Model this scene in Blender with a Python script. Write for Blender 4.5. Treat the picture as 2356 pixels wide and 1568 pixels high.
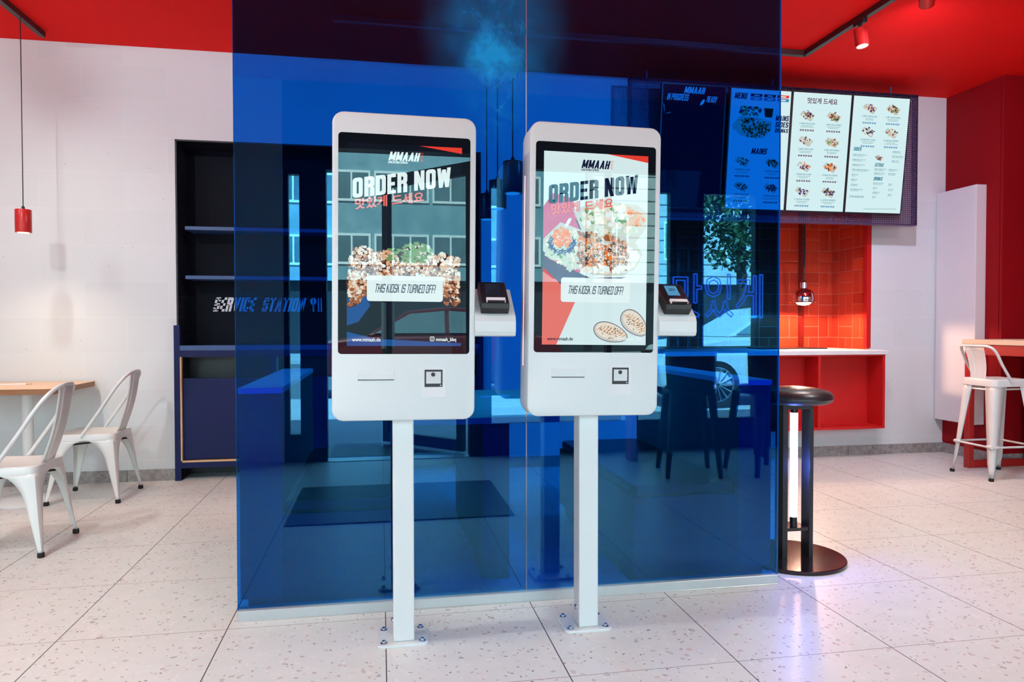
import bpy, bmesh, math, random
from math import sin, cos, pi, radians as R, sqrt
from mathutils import Vector, Matrix
random.seed(7)
S = bpy.context.scene
for o in list(bpy.data.objects): bpy.data.objects.remove(o)
COL = S.collection

# ------------------------------------------------------------------ camera
FPX = 1655.3
cam_d = bpy.data.cameras.new('camera'); cam = bpy.data.objects.new('camera', cam_d); COL.objects.link(cam)
cam_d.sensor_width = 36.0; cam_d.sensor_fit = 'HORIZONTAL'; cam_d.lens = 36.0 * FPX / 2356
yaw, pitch, roll = 0.18019, -0.02081, -0.00106
F = Vector((sin(yaw) * cos(pitch), cos(yaw) * cos(pitch), sin(pitch)))
R0 = Vector((cos(yaw), -sin(yaw), 0)); U0 = R0.cross(F)
Rv = R0 * cos(roll) + U0 * sin(roll); Uv = -R0 * sin(roll) + U0 * cos(roll)
m = Matrix((Rv, Uv, -F)).transposed().to_4x4(); m.translation = Vector((0, 0, 1.145))
cam.matrix_world = m; cam_d.clip_start = 0.05; cam_d.clip_end = 200
S.camera = cam

# ------------------------------------------------------------------ exposure, world, sun
S.view_settings.view_transform = 'Standard'; S.view_settings.look = 'None'
S.view_settings.exposure = 0.0; S.view_settings.gamma = 1.0; S.view_settings.use_curve_mapping = False
W = bpy.data.worlds.new('sky'); S.world = W; W.use_nodes = True
bg = W.node_tree.nodes['Background']; bg.inputs[0].default_value = (0.74, 0.88, 1.0, 1); bg.inputs[1].default_value = 6.2
sun_d = bpy.data.lights.new('sun', 'SUN'); sun = bpy.data.objects.new('sun', sun_d); COL.objects.link(sun)
sun_d.energy = 60.0; sun_d.angle = R(1.0); sun_d.color = (1.0, 0.97, 0.92)
sun.rotation_euler = Vector((0.35, -1.0, -1.25)).to_track_quat('-Z', 'Y').to_euler()
S.cycles.max_bounces = 10; S.cycles.transparent_max_bounces = 16; S.cycles.diffuse_bounces = 5; S.cycles.glossy_bounces = 5
S.cycles.use_denoising = True
S.cycles.sample_clamp_indirect = 6.0
S.cycles.caustics_reflective = False; S.cycles.caustics_refractive = False

LAMP = 2.05
def lamp(name, kind, loc, power, color=(1, 1, 1), to=None, parent=None, **kw):
    d = bpy.data.lights.new(name, kind); d.energy = power * LAMP; d.color = color
    for k, v in kw.items(): setattr(d, k, v)
    o = bpy.data.objects.new(name, d); COL.objects.link(o)
    o.location = loc
    if to is not None: o.rotation_euler = (Vector(to) - Vector(loc)).to_track_quat('-Z', 'Y').to_euler()
    if parent: o.parent = parent; o.matrix_parent_inverse = Matrix.Translation(-Vector(parent.location))
    return o

# ------------------------------------------------------------------ material helpers
class NT:
    def __init__(s, name):
        s.m = bpy.data.materials.new(name); s.m.use_nodes = True; s.t = s.m.node_tree
        s.n = s.t.nodes; s.p = s.n['Principled BSDF']; s.out = s.n['Material Output']
    def node(s, typ, **kw):
        n = s.n.new(typ)
        for k, v in kw.items(): setattr(n, k, v)
        return n
    def link(s, a, b): s.t.links.new(a, b)
    def setin(s, sock, v):
        if hasattr(v, 'is_output'): s.link(v, sock)
        else:
            if isinstance(v, tuple) and len(v) == 3 and sock.type == 'RGBA': v = (*v, 1)
            sock.default_value = v
    def math(s, op, a, b=0.0, c=0.0):
        n = s.node('ShaderNodeMath', operation=op)
        for i, v in enumerate((a, b, c)): s.setin(n.inputs[i], v)
        return n.outputs[0]
    def mix(s, f, a, b, mode='MIX'):
        n = s.node('ShaderNodeMix', data_type='RGBA', blend_type=mode)
        s.setin(n.inputs[0], f); s.setin(n.inputs[6], a); s.setin(n.inputs[7], b)
        return n.outputs[2]
    def obj(s):
        return s.node('ShaderNodeTexCoord').outputs['Object']
    def pos(s):
        return s.node('ShaderNodeNewGeometry').outputs['Position']
    def sep(s, v):
        n = s.node('ShaderNodeSeparateXYZ'); s.link(v, n.inputs[0]); return n.outputs
    def comb(s, x, y, z):
        n = s.node('ShaderNodeCombineXYZ')
        for i, v in enumerate((x, y, z)): s.setin(n.inputs[i], v)
        return n.outputs[0]
    def noise(s, vec, scale, detail=3, rough=0.5):
        n = s.node('ShaderNodeTexNoise'); s.link(vec, n.inputs['Vector'])
        n.inputs['Scale'].default_value = scale; n.inputs['Detail'].default_value = detail; n.inputs['Roughness'].default_value = rough
        return n.outputs
    def vor(s, vec, scale, feature='F1'):
        n = s.node('ShaderNodeTexVoronoi', feature=feature); s.link(vec, n.inputs['Vector']); n.inputs['Scale'].default_value = scale
        return n.outputs
    def ramp(s, f, stops):
        n = s.node('ShaderNodeValToRGB'); s.link(f, n.inputs[0])
        e = n.color_ramp.elements
        while len(e) < len(stops): e.new(0.5)
        for i, (p, c) in enumerate(stops):
            e[i].position = p; e[i].color = (*c, 1) if len(c) == 3 else c
        return n.outputs[0]
    def schlick(s, f0):
        g = s.node('ShaderNodeNewGeometry'); d = s.node('ShaderNodeVectorMath', operation='DOT_PRODUCT')
        s.link(g.outputs['Normal'], d.inputs[0]); s.link(g.outputs['Incoming'], d.inputs[1])
        c = s.math('SUBTRACT', 1.0, s.math('MINIMUM', 1.0, s.math('ABSOLUTE', d.outputs['Value'])))
        return s.math('ADD', f0, s.math('MULTIPLY', s.math('POWER', c, 5.0), 1.0 - f0))
    def bump(s, h, strength=0.2, dist=0.01):
        n = s.node('ShaderNodeBump'); s.link(h, n.inputs['Height']); n.inputs['Strength'].default_value = strength; n.inputs['Distance'].default_value = dist
        s.link(n.outputs[0], s.p.inputs['Normal'])
    def base(s, col=None, rough=None, metal=None, spec=None, emit=None, strength=None):
        p = s.p
        if col is not None: s.setin(p.inputs['Base Color'], col)
        if rough is not None: s.setin(p.inputs['Roughness'], rough)
        if metal is not None: s.setin(p.inputs['Metallic'], metal)
        if spec is not None: s.setin(p.inputs['Specular IOR Level'], spec)
        if emit is not None: s.setin(p.inputs['Emission Color'], emit); s.setin(p.inputs['Emission Strength'], strength or 1.0)
        return s.m

def lin(r, g, b):
    f = lambda c: (c / 255 / 12.92) if c / 255 <= 0.04045 else ((c / 255 + 0.055) / 1.055) ** 2.4
    return (f(r), f(g), f(b))
MAT = {}
def pm(name, col, rough=0.5, metal=0.0, spec=0.5, var=0.06, vscale=14, bump=0.0, bscale=200):
    if name in MAT: return MAT[name]
    k = NT(name)
    v = k.noise(k.obj(), vscale)[0]
    c = k.mix(v, tuple(x * (1 - var) for x in col), tuple(min(1, x * (1 + var)) for x in col))
    k.base(c, rough, metal, spec)
    if bump: k.bump(k.noise(k.obj(), bscale, 2)[0], bump, 0.002)
    MAT[name] = k.m
    return k.m
def lit(name, col, strength=1.0, base=(0.004, 0.004, 0.006), rough=0.0, spec=0.56, var=0.0):
    """a glowing display pixel area behind smooth glass"""
    if name in MAT: return MAT[name]
    k = NT(name)
    c = k.mix(k.noise(k.obj(), 40)[0], tuple(x * (1 - var) for x in col), tuple(x * (1 + var) for x in col))
    k.base(base, rough, 0, spec, c, strength); k.p.inputs['Specular Tint'].default_value = (0.62, 0.95, 1.0, 1)
    MAT[name] = k.m
    return k.m
def glow(name, col, strength):
    if name in MAT: return MAT[name]
    k = NT(name); k.base((0.8, 0.8, 0.8), 0.4, 0, 0.3, col, strength); MAT[name] = k.m; return k.m

# ------------------------------------------------------------------ mesh helpers
class MB:
    def __init__(s): s.v = []; s.f = []; s.mi = []; s.cm = 0
    def add(s, vs, fs):
        b = len(s.v); s.v += [tuple(x) for x in vs]
        for f in fs: s.f.append([b + i for i in f]); s.mi.append(s.cm)
    def box(s, x0, x1, y0, y1, z0, z1):
        if x0 > x1: x0, x1 = x1, x0
        if y0 > y1: y0, y1 = y1, y0
        if z0 > z1: z0, z1 = z1, z0
        s.add([(x0, y0, z0), (x1, y0, z0), (x1, y1, z0), (x0, y1, z0), (x0, y0, z1), (x1, y0, z1), (x1, y1, z1), (x0, y1, z1)],
              [(3, 2, 1, 0), (4, 5, 6, 7), (0, 1, 5, 4), (1, 2, 6, 5), (2, 3, 7, 6), (3, 0, 4, 7)]); return s
    def loft(s, rings, cap=True, closed=True):
        n = len(rings[0]); vs = [p for r in rings for p in r]; fs = []
        for i in range(len(rings) - 1):
            for j in range(n if closed else n - 1):
                a, b = i * n + j, i * n + (j + 1) % n
                fs.append((a, b, b + n, a + n))
        if cap and closed:
            fs.append(tuple(range(n - 1, -1, -1))); fs.append(tuple((len(rings) - 1) * n + j for j in range(n)))
        s.add(vs, fs); return s
    def lathe(s, prof, c=(0, 0, 0), n=24, cap=True):
        s.loft([[(c[0] + r * cos(2 * pi * j / n), c[1] + r * sin(2 * pi * j / n), c[2] + z) for j in range(n)] for r, z in prof], cap); return s
    def tube(s, path, r, n=10, cap=True, closed=False):
        P = [Vector(p) for p in path]; rings = []; N = len(P)
        rr = r if isinstance(r, (list, tuple)) else [r] * N
        up = None
        for i, p in enumerate(P):
            t = (P[(i + 1) % N] - P[i - 1]) if closed else (P[min(i + 1, N - 1)] - P[max(i - 1, 0)])
            t.normalize()
            if up is None:
                up = Vector((0, 0, 1)) if abs(t.z) < 0.9 else Vector((0, 1, 0))
            a = t.cross(up); a.normalize(); up = a.cross(t); up.normalize()
            rings.append([p + (a * cos(2 * pi * j / n) + up * sin(2 * pi * j / n)) * rr[i] for j in range(n)])
        if closed: rings.append(rings[0]); s.loft(rings, False)
        else: s.loft(rings, cap)
        return s
    def prism(s, poly, f0, f1):
        """poly of 2-D points; f0/f1 map a 2-D point to 3-D for the two ends"""
        s.loft([[f0(*p) for p in poly], [f1(*p) for p in poly]]); return s
    def poly(s, pts): s.add(pts, [tuple(range(len(pts)))]); return s
    def xf(s, fn): s.v = [tuple(fn(*p)) for p in s.v]; return s

def build(name, mb, mats, parent=None, smooth=False, bevel=0.0, seg=2, off=None, world=True, solid=0.0):
    me = bpy.data.meshes.new(name)
    o3 = Vector((0, 0, 0))
    if world:
        q = parent
        while q: o3 += Vector(q.location); q = q.parent
    if off is not None: o3 += Vector(off)
    me.from_pydata([(x - o3.x, y - o3.y, z - o3.z) for x, y, z in mb.v], [], mb.f)
    if not isinstance(mats, (list, tuple)): mats = [mats]
    for k in mats: me.materials.append(k)
    if max(mb.mi, default=0): me.polygons.foreach_set('material_index', mb.mi)
    bm = bmesh.new(); bm.from_mesh(me); bmesh.ops.recalc_face_normals(bm, faces=bm.faces); bm.to_mesh(me); bm.free()
    if smooth:
        me.polygons.foreach_set('use_smooth', [True] * len(me.polygons))
        try: me.set_sharp_from_angle(angle=R(38))
        except Exception: pass
    me.update()
    o = bpy.data.objects.new(name, me); COL.objects.link(o)
    if parent: o.parent = parent
    if off is not None: o.location = Vector(off)
    if bevel:
        b = o.modifiers.new('bevel', 'BEVEL'); b.width = bevel; b.segments = seg; b.limit_method = 'ANGLE'; b.angle_limit = R(40)
    if solid:
        b = o.modifiers.new('solid', 'SOLIDIFY'); b.thickness = solid; b.offset = -1
    return o
def tag(o, label=None, cat=None, group=None, kind=None):
    if label: o['label'] = label
    if cat: o['category'] = cat
    if group: o['group'] = group
    if kind: o['kind'] = kind
    return o
def thing(name, label, cat, loc=(0, 0, 0), group=None):
    o = bpy.data.objects.new(name, None); COL.objects.link(o); o.location = loc; o.empty_display_size = 0.1
    return tag(o, label, cat, group)
def solo(name, mb, mats, label, cat, loc, group=None, **kw):
    return tag(build(name, mb, mats, None, off=loc, **kw), label, cat, group)
def struct(name, mb, mats, parent=None, **kw):
    o = build(name, mb, mats, parent, **kw)
    if not parent: o['kind'] = 'structure'
    return o
def copy_tree(o, parent=None):
    c = o.copy(); COL.objects.link(c)
    if parent: c.parent = parent
    for ch in list(o.children): copy_tree(ch, c)
    return c
def rrect(w, h, r, n=6, cx=0, cy=0):
    pts = []
    for qx, qy, a0 in ((1, 1, 0), (-1, 1, 90), (-1, -1, 180), (1, -1, 270)):
        for i in range(n + 1):
            a = R(a0 + 90 * i / n)
            pts.append((cx + qx * (w / 2 - r) + r * cos(a), cy + qy * (h / 2 - r) + r * sin(a)))
    return pts

# text: outlines turned to a flat mesh in (u right, v up), fitted to a unit box
TXT = {}
def glyphs(s, bold=0.0):
    key = (s, bold)
    if key in TXT: return TXT[key]
    cu = bpy.data.curves.new('txt', 'FONT'); cu.body = s; cu.fill_mode = 'FRONT'; cu.offset = bold; cu.resolution_u = 3
    ob = bpy.data.objects.new('txt', cu); COL.objects.link(ob)
    bpy.context.view_layer.update()
    dg = bpy.context.evaluated_depsgraph_get()
    me = bpy.data.meshes.new_from_object(ob.evaluated_get(dg))
    vs = [(v.co.x, v.co.y) for v in me.vertices]; fs = [tuple(p.vertices) for p in me.polygons]
    bpy.data.objects.remove(ob); bpy.data.curves.remove(cu); bpy.data.meshes.remove(me)
    if not vs: vs, fs = [(0, 0), (1, 0), (1, 1), (0, 1)], [(0, 1, 2, 3)]
    x0 = min(v[0] for v in vs); x1 = max(v[0] for v in vs); y0 = min(v[1] for v in vs); y1 = max(v[1] for v in vs)
    vs = [((x - x0) / max(x1 - x0, 1e-6), (y - y0) / max(y1 - y0, 1e-6)) for x, y in vs]
    TXT[key] = (vs, fs); return TXT[key]
# condensed block capitals, drawn as polygons in a unit box; wt = stroke weight
def block_glyph(c, a, b):
    """-> (relative width, polygons); a, b = upright and level stroke widths as shares of the box"""
    L = []
    def r(x0, x1, y0, y1): L.append([(x0, y0), (x1, y0), (x1, y1), (x0, y1)])
    def q(*p): L.append(list(p))
    def ring(y0=0.0, y1=1.0, tl=1, tr=1, br=1, bl=1, x0=0.0, x1=1.0):
        cx, cy = min(0.30, a * 0.75), min(0.13, b * 0.8)
        def oct_(x0, x1, y0, y1, cx, cy):
            p = []
            for (X, Y, f, e) in ((x0, y0, bl, 0), (x1, y0, br, 1), (x1, y1, tr, 2), (x0, y1, tl, 3)):
                sx = 1 if X == x0 else -1; sy = 1 if Y == y0 else -1
                if f:
                    A, M, B = (X, Y + sy * cy), (X + sx * cx * 0.29, Y + sy * cy * 0.29), (X + sx * cx, Y)
                    p += [A, M, B] if e in (0, 2) else [B, M, A]
                else: p += [(X, Y)] * 3
            return p
        o = oct_(x0, x1, y0, y1, cx, cy); i = oct_(x0 + a, x1 - a, y0 + b, y1 - b, cx * 0.55, cy * 0.55); n = len(o)
        for k in range(n):
            g = (k + 1) % n; L.append([o[k], o[g], i[g], i[k]])
    w = 1.0
    if c == 'O' or c == '0': ring()
    elif c == 'Q': ring(); q((0.55, 0.22), (0.75, 0.22), (1.08, -0.06), (0.85, -0.06))
    elif c == 'D': ring(tl=0, bl=0)
    elif c == 'R': ring(0.44, 1.0, 0, 1, 1, 0); r(0, a, 0, 0.5); q((1 - a, 0), (1.0, 0), (1.0, 0.40), (0.90, 0.47), (1 - a, 0.47))
    elif c == 'P': ring(0.42, 1.0, 0, 1, 1, 0); r(0, a, 0, 0.5)
    elif c == 'B': ring(0.5 - b / 2, 1.0, 0, 1, 1, 0); ring(0, 0.5 + b / 2, 0, 1, 1, 0)
    elif c == '8': ring(0.5 - b / 2, 1.0); ring(0, 0.5 + b / 2)
    elif c == '6': ring(0, 0.6); r(0, a, 0.3, 1 - b); r(0, 1, 1 - b, 1)
    elif c == '9': ring(0.4, 1); r(1 - a, 1, b, 0.7); r(0, 1, 0, b)
    elif c in 'EF':
        w = 0.86; r(0, a * 1.12, 0, 1); r(0, 1, 1 - b, 1); r(0, 0.88, 0.5 - b / 2, 0.5 + b / 2)
        if c == 'E': r(0, 1, 0, b)
    elif c == 'L': w = 0.82; r(0, a * 1.15, 0, 1); r(0, 1, 0, b)
    elif c == 'H': r(0, a, 0, 1); r(1 - a, 1, 0, 1); r(0, 1, 0.5 - b / 2, 0.5 + b / 2)
    elif c == 'N': w = 1.05; r(0, a * 0.92, 0, 1); r(1 - a * 0.92, 1, 0, 1); q((0, 1), (a * 0.95, 1), (1, 0), (1 - a * 0.95, 0))
    elif c == 'M':
        w = 1.36; t = a * 0.74; r(0, t, 0, 1); r(1 - t, 1, 0, 1); q((0, 1), (t * 1.05, 1), (0.5 + t * 0.42, 0.12), (0.5 - t * 0.42, 0.12)); q((1 - t * 1.05, 1), (1, 1), (0.5 + t * 0.42, 0.12), (0.5 - t * 0.42, 0.12))
    elif c == 'W':
        w = 1.40; t = a * 0.66
        for x0, x1 in ((0, 0.27), (0.27, 0.5), (0.73, 0.5), (1.0, 0.73)):
            up = x0 in (0, 1.0); y0, y1 = (1, 0) if up else (0, 0.86)
            if x0 == 0: q((0, 1), (t, 1), (0.27 + t / 2, 0), (0.27 - t / 2, 0))
            elif x0 == 1.0: q((1 - t, 1), (1, 1), (0.73 + t / 2, 0), (0.73 - t / 2, 0))
            else: q((x0 - t / 2, 0), (x0 + t / 2, 0), (0.5 + t / 2, 0.92), (0.5 - t / 2, 0.92))
    elif c == 'A': w = 1.12; t = a * 0.86; q((0, 0), (t, 0), (0.5 + t / 2, 1), (0.5 - t / 2, 1)); q((1 - t, 0), (1, 0), (0.5 + t / 2, 1), (0.5 - t / 2, 1)); r(0.2, 0.8, 0.2, 0.2 + b * 0.9)
    elif c == 'V': w = 1.1; t = a * 0.86; q((0, 1), (t, 1), (0.5 + t / 2, 0), (0.5 - t / 2, 0)); q((1 - t, 1), (1, 1), (0.5 + t / 2, 0), (0.5 - t / 2, 0))
    elif c == 'X': w = 1.1; t = a; q((0, 1), (t, 1), (1, 0), (1 - t, 0)); q((1 - t, 1), (1, 1), (t, 0), (0, 0))
    elif c == 'Y': w = 1.1; t = a; q((0, 1), (t, 1), (0.5 + t / 2, 0.42), (0.5 - t / 2, 0.42)); q((1 - t, 1), (1, 1), (0.5 + t / 2, 0.42), (0.5 - t / 2, 0.42)); r(0.5 - t / 2, 0.5 + t / 2, 0, 0.45)
    elif c == 'K': w = 1.05; r(0, a, 0, 1); q((a * 0.8, 0.42), (a * 1.0, 0.62), (1, 1), (1 - a, 1)); q((a * 0.9, 0.60), (a * 1.9, 0.62), (1, 0), (1 - a * 1.02, 0))
    elif c == 'Z': w = 0.95; r(0, 1, 1 - b, 1); r(0, 1, 0, b); q((0, b), (a, b), (1, 1 - b), (1 - a, 1 - b))
    elif c == 'T': w = 0.95; r(0, 1, 1 - b, 1); r(0.5 - a / 2, 0.5 + a / 2, 0, 1)
    elif c == 'I' or c == '1': w = a; r(0, 1, 0, 1)
    elif c == 'J': r(1 - a, 1, 0.1, 1); r(0.1, 1, 0, b); r(0, a, 0, 0.32)
    elif c == 'U': r(0, a, 0.12, 1); r(1 - a, 1, 0.12, 1); q((0.10, 0), (0.90, 0), (0.90, b), (0.10, b)); q((0, 0.12), (0.10, 0), (a, b), (a, 0.2)); q((1, 0.12), (0.90, 0), (1 - a, b), (1 - a, 0.2))
    elif c in 'CG':
        r(0, a, 0.1, 0.9); q((0, 0.1), (0.12, 0), (0.9, 0), (1, 0.1), (1, b), (a * 0.6, b)); q((0, 0.9), (0.12, 1), (0.9, 1), (1, 0.9), (1, 1 - b), (a * 0.6, 1 - b)); r(1 - a, 1, 0.68, 0.92); r(1 - a, 1, 0.08, 0.32)
        if c == 'G': r(1 - a, 1, 0.08, 0.5); r(0.5, 1, 0.5 - b, 0.5)
    elif c in 'S5':
        q((0, 0.9), (0.12, 1), (0.88, 1), (1, 0.9), (1, 1 - b), (0, 1 - b)); r(0, a, 0.5, 0.92); q((0, 0.52), (0.06, 0.5 - b / 2), (0.9, 0.5 - b / 2), (1, 0.5), (0.92, 0.5 + b / 2), (0, 0.5 + b / 2)); r(1 - a, 1, 0.08, 0.5)
        q((0, 0.1), (0.12, 0), (0.88, 0), (1, 0.1), (1, b), (0, b)); r(1 - a, 1, 0.72, 0.92); r(0, a, 0.08, 0.28)
    elif c == '2': r(0, 1, 1 - b, 1); r(1 - a, 1, 0.5, 1); r(0, 1, 0.5 - b / 2, 0.5 + b / 2); r(0, a, 0, 0.5); r(0, 1, 0, b)
    elif c == '3': r(0, 1, 1 - b, 1); r(1 - a, 1, 0, 1); r(0.2, 1, 0.5 - b / 2, 0.5 + b / 2); r(0, 1, 0, b)
    elif c == '4': r(0, a, 0.4, 1); r(1 - a, 1, 0, 1); r(0, 1, 0.36, 0.36 + b)
    elif c == '7': r(0, 1, 1 - b, 1); q((1 - a, 1 - b), (1, 1 - b), (0.3 + a, 0), (0.3, 0))
    elif c == '!': w = a; r(0, 1, 0.26, 1); r(0, 1, 0, 0.14)
    elif c == '.': w = a; r(0, 1, 0, 0.14)
    elif c == ',': w = a; q((0, -0.12), (0.5, -0.12), (1, 0.14), (0, 0.14))
    elif c == '\u20ac': ring(tr=0, br=0); r(-0.15, 0.7, 0.56, 0.62); r(-0.15, 0.7, 0.40, 0.46)
    elif c == ' ': w = 0.52
    else: return None
    return w, L
def block_text(s, wt=0.36, gap=0.15):
    key = ('block', s, wt)
    if key in TXT: return TXT[key]
    vs, fs, x = [], [], 0.0
    for c in s:
        g = block_glyph(c, wt, wt * 0.44)
        if g is None: return None
        w, L = g
        for p in L:
            fs.append(tuple(range(len(vs), len(vs) + len(p)))); vs += [(x + px * w, py) for px, py in p]
        x += w + (gap if c != ' ' else 0)
    x -= gap
    TXT[key] = ([(a / x, b) for a, b in vs], fs); return TXT[key]
def put_text(mb, s, frame, u0, u1, v0, v1, bold=0.02, shear=0.0, skew=0.0, lift=0.0):
    """fit text into the box u0..u1, v0..v1 of a frame(u, v, lift) -> 3-D"""
    g = block_text(s, 0.40 if bold >= 0.04 else 0.33 if bold >= 0.03 else 0.25)
    vs, fs = g if g else glyphs(s, bold if any(ord(c) > 0x2fff for c in s) else bold * 0.5); h = abs(v1 - v0); w = u1 - u0
    cu, cv = (u0 + u1) / 2, (v0 + v1) / 2; sh = shear * h
    out = []
    for x, y in vs:
        a = (x - 0.5) * (w - abs(sh)) + (y - 0.5) * sh; b = (y - 0.5) * (v1 - v0)
        b += a * skew
        out.append(frame(cu + a, cv + b, lift))
    mb.add(out, fs); return mb

def blob(mb, frame, u, v, ru, rv, lift, n=7, ang=None):
    a0 = random.uniform(0, pi) if ang is None else ang
    k = [random.uniform(0.72, 1.15) for _ in range(n)]
    pts = []
    for j in range(n):
        t = 2 * pi * j / n; x, y = ru * k[j] * cos(t), rv * k[j] * sin(t)
        pts.append(frame(u + x * cos(a0) - y * sin(a0), v + x * sin(a0) + y * cos(a0), lift))
    mb.poly(pts)

# ------------------------------------------------------------------ dimensions (metres; x along the back wall, y away from the street)
YB = 5.7135          # back wall
HC = 3.19            # ceiling
XL, XR = -5.0, 5.02
TS = 0.59026         # floor tile
TOX, TOY = -1.75817, 2.8468
YG = 2.909           # front face of the blue glass

# ------------------------------------------------------------------ surface materials
def mat_floor():
    k = NT('terrazzo_tile'); P = k.pos(); x, y, z = k.sep(P)
    def line(c, o, hw):
        t = k.math('FRACT', k.math('DIVIDE', k.math('SUBTRACT', c, o - TS / 2), TS))
        d = k.math('ABSOLUTE', k.math('SUBTRACT', t, 0.5))
        return k.math('LESS_THAN', d, hw / TS)
    la = line(x, TOX, 0.0019); lb = line(y, TOY, 0.0013)
    tx = k.math('FLOOR', k.math('DIVIDE', k.math('SUBTRACT', x, TOX), TS)); ty = k.math('FLOOR', k.math('DIVIDE', k.math('SUBTRACT', y, TOY), TS))
    sh = k.comb(k.math('ADD', x, k.math('MULTIPLY', tx, 3.17)), k.math('ADD', y, k.math('MULTIPLY', ty, 5.31)), 0.0)
    wv = k.node('ShaderNodeVectorMath', operation='ADD'); nz = k.noise(sh, 55, 2)
    sc = k.node('ShaderNodeVectorMath', operation='SCALE'); k.link(nz[1], sc.inputs[0]); sc.inputs['Scale'].default_value = 0.024
    k.link(sh, wv.inputs[0]); k.link(sc.outputs[0], wv.inputs[1]); V = wv.outputs[0]
    base = k.mix(k.noise(sh, 9, 4)[0], (0.685, 0.71, 0.675), (0.785, 0.81, 0.78))
    def chips(scale, thr, size, stops):
        nonlocal base
        v = k.vor(V, scale); col = k.sep(v[1])
        mask = k.math('MULTIPLY', k.math('GREATER_THAN', col[0], thr), k.math('LESS_THAN', v[0], size))
        base = k.mix(mask, base, k.ramp(col[1], stops))
    chips(44, 0.50, 0.36, [(0.0, (0.72, 0.70, 0.68)), (0.5, (0.82, 0.82, 0.81)), (1.0, (0.74, 0.72, 0.70))])
    chips(38, 0.86, 0.34, [(0.0, (0.52, 0.48, 0.46)), (0.45, (0.64, 0.58, 0.54)), (0.75, (0.66, 0.57, 0.52)), (1.0, (0.44, 0.41, 0.40))])
    chips(70, 0.93, 0.36, [(0.0, (0.50, 0.47, 0.46)), (0.5, (0.58, 0.53, 0.50)), (0.85, (0.30, 0.27, 0.27)), (1.0, (0.55, 0.38, 0.32))])
    chips(90, 0.975, 0.36, [(0.0, (0.32, 0.29, 0.28)), (1.0, (0.16, 0.14, 0.14))])
    base = k.mix(lb, base, (0.20, 0.16, 0.155)); base = k.mix(la, base, (0.055, 0.045, 0.045))
    k.base(base, 0.38, 0, 0.35); return k.m
def mat_block():
    k = NT('white_block_wall'); P = k.pos(); x, y, z = k.sep(P)
    b = k.node('ShaderNodeTexBrick'); k.link(k.comb(k.math('ADD', x, 2.41), k.math('SUBTRACT', z, 0.156), 0.0), b.inputs['Vector'])
    b.inputs['Scale'].default_value = 1.0; b.inputs['Brick Width'].default_value = 0.576; b.inputs['Row Height'].default_value = 0.2636
    b.inputs['Mortar Size'].default_value = 0.0035; b.inputs['Mortar Smooth'].default_value = 0.3; b.offset = 0.5
    b.inputs['Color1'].default_value = (0.735, 0.785, 0.79, 1); b.inputs['Color2'].default_value = (0.765, 0.815, 0.82, 1); b.inputs['Mortar'].default_value = (0.775, 0.825, 0.83, 1)
    pv = k.vor(P, 14); pits = k.math('MULTIPLY', k.math('LESS_THAN', pv[0], 0.055), k.math('GREATER_THAN', k.sep(pv[1])[0], 0.62))
    c = k.mix(pits, b.outputs[0], (0.50, 0.48, 0.49))
    c = k.mix(k.math('MULTIPLY', k.noise(P, 3, 4)[0], 0.10), c, (0.66, 0.64, 0.66))
    k.base(c, 0.75, 0, 0.2)
    h = k.math('ADD', k.math('MULTIPLY', b.outputs[1], 0.8), k.math('MULTIPLY', k.noise(P, 120, 3)[0], 0.25))
    k.bump(h, 0.16, 0.003); return k.m
def mat_stone():
    k = NT('grey_stone_skirting'); P = k.pos()
    c = k.ramp(k.noise(P, 26, 5, 0.65)[0], [(0.3, (0.20, 0.185, 0.18)), (0.55, (0.33, 0.31, 0.30)), (0.75, (0.44, 0.42, 0.41))])
    v = k.vor(P, 70); c = k.mix(k.math('MULTIPLY', k.math('GREATER_THAN', k.sep(v[1])[0], 0.9), k.math('LESS_THAN', v[0], 0.3)), c, (0.07, 0.065, 0.065))
    x = k.sep(P)[0]; t = k.math('ABSOLUTE', k.math('SUBTRACT', k.math('FRACT', k.math('DIVIDE', k.math('ADD', x, 1.845 + TS), TS * 2)), 0.5))
    c = k.mix(k.math('LESS_THAN', t, 0.0018), c, (0.03, 0.03, 0.03))
    k.base(c, 0.5, 0, 0.4); return k.m
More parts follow.
